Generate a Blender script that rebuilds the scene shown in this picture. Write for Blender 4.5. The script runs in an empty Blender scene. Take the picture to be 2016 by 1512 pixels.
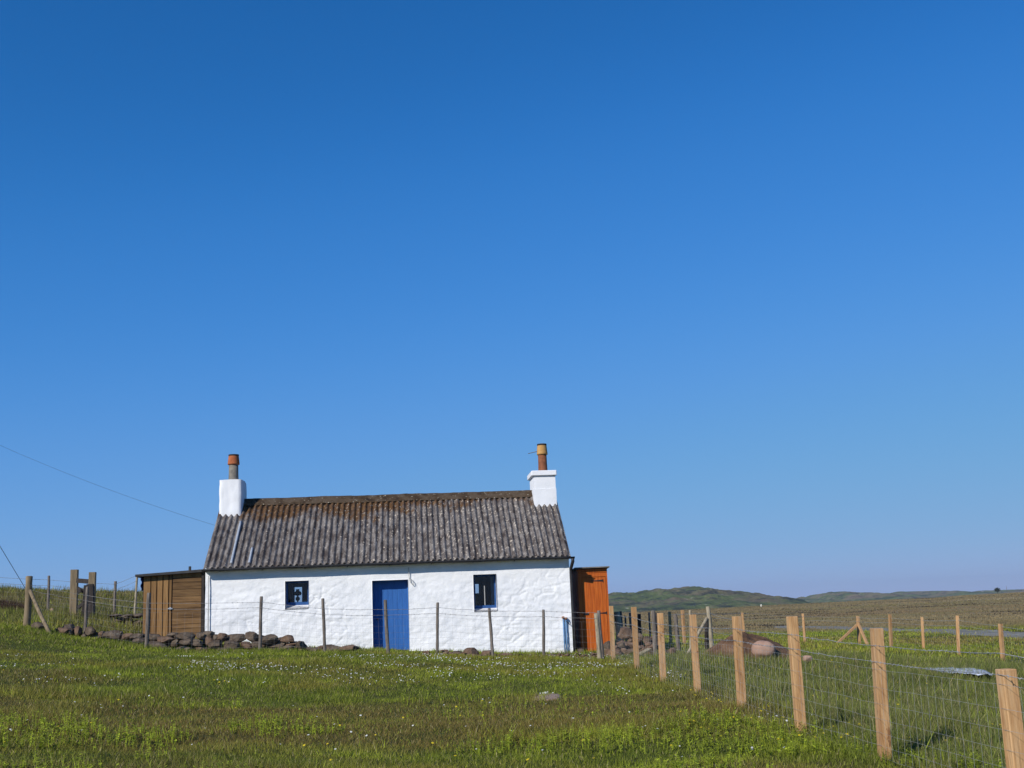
import bpy, math, random
import numpy as np
from mathutils import Vector, Matrix, noise as mnoise

random.seed(11)
rng = np.random.default_rng(11)
S = bpy.context.scene
COL = S.collection

# ------------------------------------------------------------------ camera
F, P, R = 2309.0, 0.1908, 0.0392          # focal length in photo pixels, pitch, roll
cp, sp, cr, sr = math.cos(P), math.sin(P), math.cos(R), math.sin(R)

def ray(px, py):
    X, Y = px - 1008.0, 756.0 - py
    u, v = (X * cr + Y * sr) / F, (-X * sr + Y * cr) / F
    d = Vector((u, cp - v * sp, sp + v * cp))
    return d / d.y

def at(px, py, Y):
    return ray(px, py) * Y

cam = bpy.data.cameras.new('camera')
cam.sensor_width = 36.0
cam.lens = 36.0 * F / 2016.0
cam.clip_start = 0.05
cam.clip_end = 20000
co = bpy.data.objects.new('camera', cam)
COL.objects.link(co)
R0, U0, F0 = Vector((1, 0, 0)), Vector((0, -sp, cp)), Vector((0, cp, sp))
rw, uw = cr * R0 - sr * U0, sr * R0 + cr * U0
co.matrix_world = Matrix((rw, uw, -F0)).transposed().to_4x4()
S.camera = co

# ------------------------------------------------------------------ helpers
def tag(o, label=None, cat=None, group=None, kind=None):
    if label: o['label'] = label
    if cat: o['category'] = cat
    if group: o['group'] = group
    if kind: o['kind'] = kind
    return o

def empty(name, loc=(0, 0, 0), rz=0.0, label=None, cat=None, group=None):
    o = bpy.data.objects.new(name, None)
    o.empty_display_size = 0.2
    COL.objects.link(o)
    o.location = loc
    o.rotation_euler = (0, 0, rz)
    return tag(o, label, cat, group)

class MB:
    """collects vertices and faces of one mesh"""
    def __init__(s):
        s.v, s.f = [], []
    def add(s, vs, fs):
        b = len(s.v)
        s.v += [tuple(p) for p in vs]
        s.f += [tuple(i + b for i in f) for f in fs]
        return s
    def box(s, lo, hi, M=None):
        (a, b, c), (d, e, f) = lo, hi
        vs = [Vector(p) for p in ((a,b,c),(d,b,c),(d,e,c),(a,e,c),(a,b,f),(d,b,f),(d,e,f),(a,e,f))]
        if M is not None: vs = [M @ p for p in vs]
        return s.add(vs, [(0,3,2,1),(4,5,6,7),(0,1,5,4),(1,2,6,5),(2,3,7,6),(3,0,4,7)])
    def tube(s, pts, rad, n=8, cap=True):
        pts = [Vector(p) for p in pts]
        rs = rad if isinstance(rad, (list, tuple)) else [rad] * len(pts)
        vs, fs = [], []
        t0 = (pts[1] - pts[0]).normalized()
        ref = Vector((0, 0, 1)) if abs(t0.z) < 0.9 else Vector((1, 0, 0))
        for i, p in enumerate(pts):
            t = (pts[min(i + 1, len(pts) - 1)] - pts[max(i - 1, 0)]).normalized()
            x = t.cross(ref).normalized(); y = x.cross(t).normalized()
            for k in range(n):
                a = 2 * math.pi * k / n
                vs.append(p + (x * math.cos(a) + y * math.sin(a)) * rs[i])
        for i in range(len(pts) - 1):
            for k in range(n):
                fs.append((i*n+k, i*n+(k+1) % n, (i+1)*n+(k+1) % n, (i+1)*n+k))
        if cap:
            fs.append(tuple(range(n - 1, -1, -1)))
            fs.append(tuple((len(pts) - 1) * n + k for k in range(n)))
        return s.add(vs, fs)
    def lathe(s, prof, c=(0, 0, 0), n=20):
        c = Vector(c)
        return s.tube([c + Vector((0, 0, z)) for r, z in prof], [r for r, z in prof], n)
    def build(s, name, mat, parent=None, smooth=False):
        me = bpy.data.meshes.new(name)
        me.from_pydata(s.v, [], s.f)
        me.materials.append(mat)
        if smooth:
            me.polygons.foreach_set('use_smooth', [True] * len(me.polygons))
        me.update()
        o = bpy.data.objects.new(name, me)
        COL.objects.link(o)
        if parent is not None: o.parent = parent
        return o

def bevel(o, w=0.008, seg=1):
    m = o.modifiers.new('bevel', 'BEVEL'); m.width = w; m.segments = seg; m.limit_method = 'ANGLE'
    return o

def tri_mesh(name, V, C, mat):
    """V (n,3,3) triangles with one colour each C (n,3): one object"""
    n = len(V)
    me = bpy.data.meshes.new(name)
    me.vertices.add(3 * n); me.vertices.foreach_set('co', V.astype(np.float32).ravel())
    me.loops.add(3 * n); me.loops.foreach_set('vertex_index', np.arange(3 * n, dtype=np.int32))
    me.polygons.add(n); me.polygons.foreach_set('loop_start', np.arange(0, 3 * n, 3, dtype=np.int32))
    a = me.color_attributes.new('col', 'FLOAT_COLOR', 'POINT')
    c4 = np.ones((3 * n, 4), np.float32); c4[:, :3] = np.repeat(C, 3, axis=0)
    a.data.foreach_set('color', c4.ravel())
    me.update(calc_edges=True)
    me.materials.append(mat)
    o = bpy.data.objects.new(name, me); COL.objects.link(o)
    return o

# vectorised value noise
def vn(x, y, s=0.0):
    xi, yi = np.floor(x), np.floor(y)
    fx, fy = x - xi, y - yi
    fx, fy = fx * fx * (3 - 2 * fx), fy * fy * (3 - 2 * fy)
    def h(a, b):
        t = np.sin(a * 127.1 + b * 311.7 + s * 74.7) * 43758.5453
        return t - np.floor(t)
    return (h(xi, yi) * (1 - fx) + h(xi + 1, yi) * fx) * (1 - fy) + (h(xi, yi + 1) * (1 - fx) + h(xi + 1, yi + 1) * fx) * fy

def fbm(x, y, s=0.0, o=4):
    a, t, w = 0.0, 0.0, 1.0
    for i in range(o):
        a = a + vn(x, y, s + i * 3.1) * w; t += w
        w *= 0.5; x = x * 2.03 + 7.7; y = y * 2.03 + 3.3
    return a / t

def sst(a, b, x):
    t = np.clip((x - a) / (b - a), 0, 1)
    return t * t * (3 - 2 * t)

# ------------------------------------------------------------------ terrain height
CTRL = [(1008,1512,10.8),(0,1512,10.0),(500,1512,10.6),(1500,1512,10.4),(0,1350,18.0),(0,1285,23.0),(57,1236,27.5),
        (500,1400,15.5),(1000,1400,15.5),(288,1278,26.5),(512,1281,26.5),(640,1288,26.5),(762,1291,26.5),(862,1290,26.5),
        (970,1294,26.5),(1072,1295,26.5),(1178,1299,26.3),(1207,1301,25.4),(1254,1319,22.3),(1306,1344,20.1),(1374,1369,17.3),
        (1461,1399,14.6),(1577,1442,12.3),(1742,1496,10.66),(1128,1284,29.9),(960,1283,29.8),(770,1281,29.4),(600,1276,29.2),
        (410,1264,28.8),(300,1256,29.2),(167,1260,28.0),(97,1207,36.0),(228,1212,36.0),(150,1214,33.0),(184,1212,33.0),
        (20,1160,44.0),(110,1166,44.0),(200,1167,44.0),(275,1169,44.0),(10,1206,35.0),(1270,1297,28.0),(1500,1298,25.0),
        (1580,1266,45.0),(1464,1262,46.0),(1690,1270,45.0),(1752,1275,41.0),(1816,1281,40.0),(1885,1289,35.0),(1970,1305,33.5),
        (1345,1272,39.0),(340,1288,27.2),(450,1288,27.2),(240,1264,27.6),(560,1288,27.2),(900,1292,27.8),(1050,1297,27.8),(2000,1400,16.5)]
PTS = [tuple(at(*c)) for c in CTRL] + [(0,0,-1.52),(-6,2,-1.25),(6,2,-1.6),(0,-12,-1.5),(-22,14,-0.3),(22,14,-2.0),(-34,34,1.2),
       (34,45,-2.1),(-30,48,1.5),(-4,40,-0.3),(4,38,-1.2),(9,60,-1.7),(-12,60,0.6),(-20,-10,-1.0),(20,-10,-1.8)]
PTS = np.array(PTS)
def _U(r2): return np.where(r2 > 1e-9, r2 * np.log(r2 + 1e-12), 0.0)
_n = len(PTS)
_K = _U(((PTS[:, None, :2] - PTS[None, :, :2]) ** 2).sum(-1)) + np.eye(_n) * 2.0
_Pm = np.c_[np.ones(_n), PTS[:, :2]]
_sol = np.linalg.solve(np.block([[_K, _Pm], [_Pm.T, np.zeros((3, 3))]]), np.r_[PTS[:, 2], 0, 0, 0])

def tps(x, y):
    z = _sol[_n] + _sol[_n + 1] * x + _sol[_n + 2] * y
    for i in range(_n):
        z = z + _sol[i] * _U((x - PTS[i, 0]) ** 2 + (y - PTS[i, 1]) ** 2)
    return z

def gz_raw(x, y):
    x = np.asarray(x, float); y = np.asarray(y, float)
    d = np.hypot(x, y)
    xc, yc = x * np.minimum(1, 62 / np.maximum(d, 1e-6)), y * np.minimum(1, 62 / np.maximum(d, 1e-6))
    near = tps(xc, yc)
    t = np.where(y > 1, x / np.maximum(y, 1), np.sign(x) * 0.6)
    top = np.interp(t, [-0.2, 0.10, 0.17, 0.222, 0.256, 0.30, 0.343, 0.373, 0.40, 0.42, 0.437], [-2.5, -1.9, -1.67, -1.34, -1.25, -1.09, -1.09, -.68, -.62, -.43, -.30])
    far = np.interp(d, [0, 60, 110], [-1.9, -1.9, -2.1])
    far = far + (top - far) * np.clip((d - 110) / 270, 0, 1)
    far = np.where(d > 380, top - (d - 380) * 0.012, far)
    w = sst(46, 76, d)
    z = near * (1 - w) + far * w
    k = np.clip(d / 60, 0.35, 2.2)
    z = z + (fbm(x * 0.22, y * 0.22, 1) - 0.5) * 0.16 * k * np.clip(d / 12, 0, 1) * (1 - sst(250, 380, d) * 0.85)
    z = z + (fbm(x * 1.1, y * 1.1, 5, 3) - 0.5) * 0.10 * (1 - sst(60, 120, d) * 0.5) * np.clip(d / 9, 0.2, 1)
    return z

def gz(x, y):
    return float(gz_raw(np.array([x]), np.array([y]))[0])

def hit(px, py, y0=4.0, y1=420.0):
    d = ray(px, py)
    Y = np.geomspace(y0, y1, 900)
    g = gz_raw(d.x * Y, Y)
    below = np.where(d.z * Y < g)[0]
    Yh = Y[below[0]] if len(below) else y1
    return Vector((d.x * Yh, Yh, gz(d.x * Yh, Yh)))

# ------------------------------------------------------------------ materials
def new_mat(name):
    m = bpy.data.materials.new(name); m.use_nodes = True
    nt = m.node_tree; nt.nodes.clear()
    out = nt.nodes.new('ShaderNodeOutputMaterial'); b = nt.nodes.new('ShaderNodeBsdfPrincipled')
    nt.links.new(b.outputs[0], out.inputs[0])
    return m, nt, b

class NG:
    def __init__(s, nt): s.nt = nt
    def node(s, t, **k):
        n = s.nt.nodes.new(t)
        for a, v in k.items(): setattr(n, a, v)
        return n
    def link(s, a, b): s.nt.links.new(a, b)
    def coord(s, scale=(1, 1, 1), kind='Object'):
        tc = s.node('ShaderNodeTexCoord'); mp = s.node('ShaderNodeMapping')
        mp.inputs['Scale'].default_value = scale
        s.link(tc.outputs[kind], mp.inputs[0]); return mp.outputs[0]
    def noise(s, vec, scale, detail=5, rough=0.55, dist=0.0):
        n = s.node('ShaderNodeTexNoise'); n.inputs['Scale'].default_value = scale
        n.inputs['Detail'].default_value = detail; n.inputs['Roughness'].default_value = rough
        n.inputs['Distortion'].default_value = dist
        s.link(vec, n.inputs['Vector']); return n.outputs[0]
    def ramp(s, fac, stops):
        r = s.node('ShaderNodeValToRGB'); e = r.color_ramp.elements
        while len(e) > 1: e.remove(e[-1])
        for i, (p, c) in enumerate(stops):
            q = e[0] if i == 0 else e.new(p)
            q.position = p; q.color = (c[0], c[1], c[2], 1) if not isinstance(c, (int, float)) else (c, c, c, 1)
        s.link(fac, r.inputs[0]); return r.outputs[0]
    def mix(s, fac, a, b, mode='MIX'):
        m = s.node('ShaderNodeMix', data_type='RGBA', blend_type=mode)
        for sock, v in ((m.inputs[0], fac), (m.inputs[6], a), (m.inputs[7], b)):
            if hasattr(v, 'is_output'): s.link(v, sock)
            elif isinstance(v, (int, float)): sock.default_value = v
            else: sock.default_value = (*v, 1)
        return m.outputs[2]
    def math(s, op, a, b=0.0):
        m = s.node('ShaderNodeMath', operation=op)
        for sock, v in ((m.inputs[0], a), (m.inputs[1], b)):
            if hasattr(v, 'is_output'): s.link(v, sock)
            else: sock.default_value = v
        return m.outputs[0]
    def bump(s, h, strength, dist, bsdf):
        b = s.node('ShaderNodeBump'); b.inputs['Strength'].default_value = strength; b.inputs['Distance'].default_value = dist
        s.link(h, b.inputs['Height']); s.link(b.outputs[0], bsdf.inputs['Normal'])

def nmat(name, cols, scale=4, stretch=(1, 1, 1), rough=0.85, bump=0.4, bdist=0.01, bscale=None, detail=6, speck=None, spec=0.3, island=0.0):
    m, nt, b = new_mat(name); g = NG(nt)
    v = g.coord(stretch)
    n = g.noise(v, scale, detail, 0.62)
    k = len(cols)
    c = g.ramp(n, [(0.30 + 0.40 * i / max(k - 1, 1), col) for i, col in enumerate(cols)])
    if island:
        ge = g.node('ShaderNodeNewGeometry')
        f = g.math('ADD', g.math('MULTIPLY', ge.outputs['Random Per Island'], island), 1.0 - island / 2)
        cx = g.node('ShaderNodeCombineColor'); 
        for i in range(3): g.link(f, cx.inputs[i])
        c = g.mix(1.0, c, cx.outputs[0], 'MULTIPLY')
    if speck:
        sc, th, col = speck
        s2 = g.noise(g.coord(), sc, 3, 0.6)
        c = g.mix(g.ramp(s2, [(th, 0.0), (th + 0.05, 1.0)]), c, col)
    g.link(c, b.inputs['Base Color'])
    b.inputs['Roughness'].default_value = rough
    b.inputs['Specular IOR Level'].default_value = spec
    if bump:
        g.bump(g.noise(v, bscale or scale * 4, 6, 0.65), bump, bdist, b)
    return m

M = {}
def limewash():
    m, nt, b = new_mat('limewash'); g = NG(nt); v = g.coord()
    c = g.ramp(g.noise(v, 1.6, 6, 0.6), [(0.34, (0.76,0.77,0.785)), (0.5, (0.83,0.83,0.835)), (0.66, (0.85,0.85,0.845))])
    sep = g.node('ShaderNodeSeparateXYZ'); g.link(v, sep.inputs[0])
    low = g.math('ADD', g.math('MULTIPLY', g.math('SUBTRACT', 0.22, sep.outputs[2]), 2.4), g.math('MULTIPLY', g.math('SUBTRACT', g.noise(v, 5, 6, 0.7), 0.5), 2.2))
    c = g.mix(g.ramp(low, [(0.30, 0.0), (0.95, 0.65)]), c, (0.50,0.47,0.36))
    st = g.noise(g.coord((2.2, 2.2, 0.22)), 5, 6, 0.7)
    c = g.mix(g.ramp(st, [(0.60, 0.0), (0.74, 0.35)]), c, (0.62,0.61,0.56))
    g.link(c, b.inputs['Base Color']); b.inputs['Roughness'].default_value = 0.9; b.inputs['Specular IOR Level'].default_value = 0.15
    g.bump(g.noise(v, 18, 7, 0.68), 0.6, 0.012, b)
    return m
M['limewash'] = limewash()
M['chimney_white'] = nmat('chimney_white', [(0.76,0.77,0.79),(0.83,0.83,0.84)], 2.5, bump=0.4, bdist=0.012, bscale=18, rough=0.9, spec=0.15)
def new_wood():
    m, nt, b = new_mat('new_wood'); g = NG(nt); v = g.coord((5, 5, 0.4))
    oi = g.node('ShaderNodeObjectInfo')
    ofs = g.node('ShaderNodeVectorMath', operation='ADD'); g.link(v, ofs.inputs[0])
    k = g.node('ShaderNodeCombineXYZ'); g.link(g.math('MULTIPLY', oi.outputs['Random'], 37.0), k.inputs[0]); g.link(k.outputs[0], ofs.inputs[1])
    v = ofs.outputs[0]
    c = g.ramp(g.noise(v, 6, 8, 0.65), [(0.30, (0.29,0.145,0.060)), (0.46, (0.46,0.26,0.115)), (0.60, (0.54,0.335,0.165)), (0.72, (0.42,0.235,0.105))])
    kn = g.noise(g.coord((1, 1, 0.7)), 17, 2, 0.4)
    c = g.mix(g.ramp(kn, [(0.68, 0.0), (0.73, 0.8)]), c, (0.17,0.07,0.028))
    gr = g.noise(v, 2.2, 5, 0.7)
    c = g.mix(g.ramp(gr, [(0.52, 0.0), (0.70, 0.55)]), c, (0.33,0.275,0.205))
    f = g.math('ADD', 0.84, g.math('MULTIPLY', oi.outputs['Random'], 0.30)); cx = g.node('ShaderNodeCombineColor')
    for i in range(3): g.link(f, cx.inputs[i])
    c = g.mix(1.0, c, cx.outputs[0], 'MULTIPLY')
    g.link(c, b.inputs['Base Color']); b.inputs['Roughness'].default_value = 0.8; b.inputs['Specular IOR Level'].default_value = 0.2
    c2 = g.noise(g.coord((14, 14, 0.5)), 6, 4, 0.6)
    b.inputs['Base Color'].links and nt.links.remove(b.inputs['Base Color'].links[0])
    g.link(g.mix(g.ramp(c2, [(0.50, 0.0), (0.62, 0.45)]), c, (0.24,0.12,0.05)), b.inputs['Base Color'])
    g.bump(g.noise(v, 26, 6, 0.7), 0.5, 0.005, b)
    return m
M['new_wood'] = new_wood()
M['old_wood'] = nmat('old_wood', [(0.06,0.05,0.042),(0.15,0.125,0.105),(0.25,0.215,0.18)], 9, (4,4,0.4), bump=0.6, bdist=0.008)
M['pale_old_wood'] = nmat('pale_old_wood', [(0.15,0.12,0.08),(0.30,0.25,0.17),(0.42,0.37,0.28)], 9, (4,4,0.5), bump=0.6, bdist=0.008)
M['gate_wood'] = nmat('gate_wood', [(0.10,0.075,0.045),(0.20,0.15,0.09),(0.27,0.21,0.13)], 6, (3,3,0.4), bump=0.5, bdist=0.008)
M['dark_wood'] = nmat('dark_wood', [(0.018,0.015,0.014),(0.05,0.04,0.035)], 7, (3,3,0.5), bump=0.4, bdist=0.006)
M['board_vert'] = nmat('board_vert', [(0.12,0.058,0.02),(0.22,0.12,0.045),(0.28,0.16,0.065)], 5, (5,5,0.35), bump=0.4, bdist=0.005, island=0.5)
M['board_horiz'] = nmat('board_horiz', [(0.085,0.045,0.018),(0.155,0.085,0.034),(0.215,0.125,0.052)], 3, (0.7,4,6), bump=0.4, bdist=0.005, island=0.45)
M['orange'] = nmat('orange_stain', [(0.30,0.055,0.006),(0.47,0.10,0.009),(0.57,0.15,0.02)], 5, (7,7,0.4), rough=0.6, bump=0.3, bdist=0.004)
M['blue_door'] = nmat('blue_paint', [(0.024,0.105,0.34),(0.036,0.145,0.42)], 5, (5,5,0.6), rough=0.55, bump=0.2, bdist=0.003)
M['blue_shaded'] = nmat('blue_paint_shaded', [(0.016,0.065,0.20),(0.028,0.095,0.28)], 5, rough=0.55, bump=0.15, bdist=0.003)  # blue darkened to put the shade on the window frames into the colour
M['pipe_blue'] = nmat('pipe_blue', [(0.10,0.22,0.40),(0.16,0.30,0.50)], 6, rough=0.5, bump=0)
M['brass'] = nmat('tap_brass', [(0.30,0.12,0.06),(0.40,0.2,0.1)], 12, rough=0.4, bump=0)
M['gutter'] = nmat('gutter_black', [(0.012,0.012,0.014),(0.03,0.03,0.033)], 6, rough=0.5, bump=0.1, bdist=0.003)
M['metal'] = nmat('galvanised', [(0.26,0.29,0.33),(0.42,0.45,0.50)], 8, (3,3,0.6), rough=0.5, bump=0.1, bdist=0.002)
M['wire'] = nmat('wire_galvanised', [(0.20,0.205,0.21),(0.36,0.365,0.37)], 30, rough=0.45, bump=0)
M['old_wire'] = nmat('wire_old', [(0.16,0.15,0.15),(0.30,0.29,0.28)], 30, rough=0.6, bump=0)
M['cable'] = nmat('cable_black', [(0.012,0.012,0.014),(0.02,0.02,0.022)], 10, rough=0.7, bump=0)
M['cable_white'] = nmat('cable_grey', [(0.35,0.35,0.34),(0.45,0.45,0.44)], 10, rough=0.7, bump=0)
M['terracotta'] = nmat('terracotta', [(0.30,0.085,0.03),(0.46,0.15,0.06)], 9, rough=0.85, bump=0.2, bdist=0.005)
M['pot_grey'] = nmat('pot_grey', [(0.12,0.11,0.095),(0.24,0.215,0.175)], 9, rough=0.9, bump=0.3, bdist=0.005)
M['pot_brown'] = nmat('pot_brown', [(0.14,0.05,0.022),(0.27,0.10,0.045)], 9, rough=0.85, bump=0.3, bdist=0.005)
M['buff'] = nmat('buff_clay', [(0.42,0.22,0.07),(0.56,0.33,0.12)], 9, rough=0.85, bump=0.2, bdist=0.005)
M['soot'] = nmat('soot', [(0.012,0.011,0.010),(0.025,0.022,0.02)], 9, bump=0)
M['stone'] = nmat('stone', [(0.038,0.026,0.018),(0.092,0.066,0.046),(0.165,0.125,0.088)], 3.5, bump=0.9, bdist=0.03, bscale=11, speck=(9,0.64,(0.24,0.21,0.15)))
M['stone_red'] = nmat('stone_red', [(0.06,0.034,0.021),(0.125,0.076,0.048),(0.205,0.135,0.09)], 3, bump=0.8, bdist=0.03, bscale=10)
M['boulder_pink'] = nmat('boulder_pink', [(0.26,0.155,0.11),(0.36,0.225,0.165),(0.41,0.275,0.205)], 4, bump=0.6, bdist=0.02, bscale=14)
M['earth'] = nmat('peaty_earth', [(0.05,0.026,0.013),(0.125,0.068,0.036),(0.20,0.12,0.068)], 3, bump=1.0, bdist=0.06, bscale=8)
M['pale_stone'] = nmat('pale_stone', [(0.42,0.40,0.33),(0.66,0.64,0.56)], 6, bump=0.5, bdist=0.02)
M['bare_patch'] = nmat('bare_patch', [(0.24,0.16,0.115),(0.36,0.26,0.20)], 6, bump=0.5, bdist=0.01)
M['plastic'] = nmat('plastic_sheet', [(0.26,0.29,0.36),(0.44,0.48,0.56),(0.58,0.62,0.70)], 5, rough=0.5, bump=0.6, bdist=0.03)
M['tarp'] = nmat('blue_tarp', [(0.02,0.035,0.16),(0.04,0.06,0.26)], 6, rough=0.6, bump=0.3, bdist=0.02)
M['felt'] = nmat('roof_felt', [(0.03,0.03,0.032),(0.07,0.068,0.066)], 5, bump=0.4, bdist=0.006)
M['felt_pale'] = nmat('roof_felt_pale', [(0.12,0.105,0.09),(0.22,0.195,0.165)], 6, bump=0.4, bdist=0.006)
M['lining'] = nmat('dark_lining', [(0.03,0.026,0.022),(0.055,0.046,0.038)], 4, bump=0.2)  # dark tone stands for the dimness inside the room
M['curtain'] = nmat('curtain', [(0.20,0.22,0.26),(0.30,0.32,0.36)], 8, (6,6,0.5), bump=0.3)
M['ochre_cloth'] = nmat('ochre_cloth', [(0.26,0.18,0.07),(0.34,0.25,0.11)], 8, bump=0.2)
M['lamp_metal'] = nmat('lamp_metal', [(0.012,0.012,0.012),(0.03,0.028,0.024)], 8, rough=0.4, bump=0)
M['bush'] = nmat('bush_leaf', [(0.02,0.03,0.015),(0.05,0.065,0.025)], 1, bump=0)
M['slate'] = nmat('far_slate', [(0.18,0.17,0.16),(0.24,0.23,0.21)], 2, bump=0)

def glass_mat():
    m = bpy.data.materials.new('window_glass'); m.use_nodes = True
    nt = m.node_tree; nt.nodes.clear(); g = NG(nt)
    out = g.node('ShaderNodeOutputMaterial'); tr = g.node('ShaderNodeBsdfTransparent'); gl = g.node('ShaderNodeBsdfGlossy')
    tr.inputs[0].default_value = (0.86, 0.9, 0.9, 1); gl.inputs['Roughness'].default_value = 0.03
    fr = g.node('ShaderNodeFresnel'); fr.inputs[0].default_value = 1.5
    mx = g.node('ShaderNodeMixShader')
    g.link(fr.outputs[0], mx.inputs[0]); g.link(tr.outputs[0], mx.inputs[1]); g.link(gl.outputs[0], mx.inputs[2]); g.link(mx.outputs[0], out.inputs[0])
    return m
M['glass'] = glass_mat()

def roof_mat():
    m, nt, b = new_mat('asbestos_roof'); g = NG(nt)
    v = g.coord()
    st = g.coord((1, 0.35, 0.35))
    base = g.ramp(g.noise(g.coord((1, 0.3, 0.3)), 8, 8, 0.68), [(0.32, (0.045,0.036,0.034)), (0.45, (0.118,0.102,0.094)), (0.60, (0.225,0.205,0.19))])
    # dark lichen / damp streaks running down the slope
    c = g.mix(g.ramp(g.noise(g.coord((1, 0.16, 0.16)), 12, 5, 0.7), [(0.50, 0.0), (0.66, 0.85)]), base, (0.045,0.032,0.028))
    # moss and rust-coloured growth, strongest near the ridge
    sep = g.node('ShaderNodeSeparateXYZ'); g.link(v, sep.inputs[0])
    hgt = g.math('MULTIPLY', g.math('SUBTRACT', sep.outputs[1], 1.35), 1.1)
    mass = g.math('ADD', hgt, g.math('MULTIPLY', g.math('SUBTRACT', g.noise(v, 1.3, 8, 0.75), 0.5), 3.2))
    # growth is thicker on the left two thirds
    lr = g.math('MULTIPLY', g.math('SUBTRACT', 6.6, sep.outputs[0]), 0.16)
    mass = g.math('ADD', mass, g.math('MINIMUM', lr, 0.35))
    moss = g.ramp(g.noise(v, 9, 5, 0.6), [(0.35, (0.035,0.019,0.010)), (0.5, (0.095,0.045,0.016)), (0.65, (0.14,0.075,0.024))])
    c = g.mix(g.ramp(mass, [(0.62, 0.0), (1.05, 0.9)]), c, moss)
    # pale lichen spots, more to the right
    rr = g.math('MULTIPLY', g.math('SUBTRACT', sep.outputs[0], 3.5), 0.012)
    sp_ = g.math('ADD', g.noise(g.coord((1, 0.8, 0.8)), 15, 4, 0.6), g.math('MINIMUM', rr, 0.03))
    c = g.mix(g.ramp(sp_, [(0.62, 0.0), (0.665, 0.9)]), c, (0.55,0.48,0.39))
    dk = g.noise(g.coord((1, 0.6, 0.6)), 31, 3, 0.5)
    c = g.mix(g.ramp(dk, [(0.62, 0.0), (0.66, 0.9)]), c, (0.02,0.016,0.014))
    g.link(c, b.inputs['Base Color']); b.inputs['Roughness'].default_value = 0.95; b.inputs['Specular IOR Level'].default_value = 0.15
    g.bump(g.noise(v, 38, 6, 0.7), 0.6, 0.012, b)
    return m
M['roof'] = roof_mat()
M['ridge'] = nmat('ridge_moss', [(0.02,0.013,0.009),(0.055,0.034,0.018),(0.085,0.062,0.042),(0.065,0.036,0.016)], 4, rough=0.95, bump=0.8, bdist=0.02, bscale=22, speck=(20,0.64,(0.42,0.38,0.3)))

def blade_mat():
    m, nt, b = new_mat('grass_blade'); g = NG(nt)
    a = g.node('ShaderNodeAttribute', attribute_name='col')
    g.link(a.outputs['Color'], b.inputs['Base Color'])
    b.inputs['Roughness'].default_value = 0.7; b.inputs['Specular IOR Level'].default_value = 0.25
    out = [n for n in nt.nodes if n.type == 'OUTPUT_MATERIAL'][0]
    tl = g.node('ShaderNodeBsdfTranslucent'); g.link(a.outputs['Color'], tl.inputs[0])
    mx = g.node('ShaderNodeMixShader'); mx.inputs[0].default_value = 0.35
    g.link(b.outputs[0], mx.inputs[1]); g.link(tl.outputs[0], mx.inputs[2]); g.link(mx.outputs[0], out.inputs[0])
    return m
M['blade'] = blade_mat()

GREEN, OLIVE, LIME, DARK, STRAW, RUST = [np.array(c) for c in
    ((0.192,0.222,0.025), (0.275,0.232,0.040), (0.35,0.41,0.034), (0.095,0.140,0.024), (0.42,0.35,0.17), (0.205,0.125,0.05))]

def ground_mat():
    m, nt, b = new_mat('turf_and_moor'); g = NG(nt)
    v = g.coord()
    turf = g.ramp(g.noise(v, 0.5, 8, 0.7), [(0.34, (0.05,0.075,0.014)), (0.5, (0.085,0.092,0.022)), (0.66, (0.10,0.075,0.028))])
    turf = g.mix(g.ramp(g.noise(v, 9, 4, 0.6), [(0.45, 0.0), (0.7, 0.7)]), turf, (0.045,0.045,0.014))
    mv = g.coord((0.35, 1, 1))
    moor = g.ramp(g.noise(mv, 0.09, 9, 0.72), [(0.34, (0.16,0.12,0.06)), (0.46, (0.235,0.175,0.09)), (0.54, (0.22,0.18,0.08)), (0.66, (0.29,0.225,0.12))])
    moor = g.mix(g.ramp(g.noise(g.coord((0.25, 1, 1)), 0.16, 7, 0.7), [(0.62, 0.0), (0.68, 0.8)]), moor, (0.045,0.030,0.022))
    moor = g.mix(g.ramp(g.noise(g.coord((0.18, 1, 1)), 0.11, 8, 0.75), [(0.66, 0.0), (0.72, 0.8)]), moor, (0.38,0.31,0.19))
    at_ = g.node('ShaderNodeAttribute', attribute_name='zone')
    c = g.mix(at_.outputs['Fac'], turf, moor)
    g.link(c, b.inputs['Base Color']); b.inputs['Roughness'].default_value = 0.95; b.inputs['Specular IOR Level'].default_value = 0.1
    g.bump(g.noise(v, 5, 8, 0.7), 1.0, 0.08, b)
    return m
M['ground'] = ground_mat()

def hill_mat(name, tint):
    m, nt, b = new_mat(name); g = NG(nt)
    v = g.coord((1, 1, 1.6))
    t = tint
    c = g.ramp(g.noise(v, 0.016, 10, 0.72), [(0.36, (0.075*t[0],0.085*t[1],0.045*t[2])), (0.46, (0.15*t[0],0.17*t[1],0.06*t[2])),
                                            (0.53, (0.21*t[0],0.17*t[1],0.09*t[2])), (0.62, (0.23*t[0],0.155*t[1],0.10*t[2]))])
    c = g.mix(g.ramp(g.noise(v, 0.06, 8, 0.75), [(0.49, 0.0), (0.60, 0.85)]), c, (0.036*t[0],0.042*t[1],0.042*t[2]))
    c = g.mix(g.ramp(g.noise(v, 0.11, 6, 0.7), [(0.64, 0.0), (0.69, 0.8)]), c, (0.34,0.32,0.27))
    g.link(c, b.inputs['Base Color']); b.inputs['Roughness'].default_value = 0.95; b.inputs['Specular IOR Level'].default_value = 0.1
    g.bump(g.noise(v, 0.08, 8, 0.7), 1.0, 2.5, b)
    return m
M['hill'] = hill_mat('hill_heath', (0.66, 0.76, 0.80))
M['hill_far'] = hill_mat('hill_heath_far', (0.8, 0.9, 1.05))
M['track'] = nmat('gravel_track', [(0.12,0.115,0.09),(0.19,0.18,0.155),(0.25,0.24,0.21)], 1.2, bump=0.6, bdist=0.04, detail=8)

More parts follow.
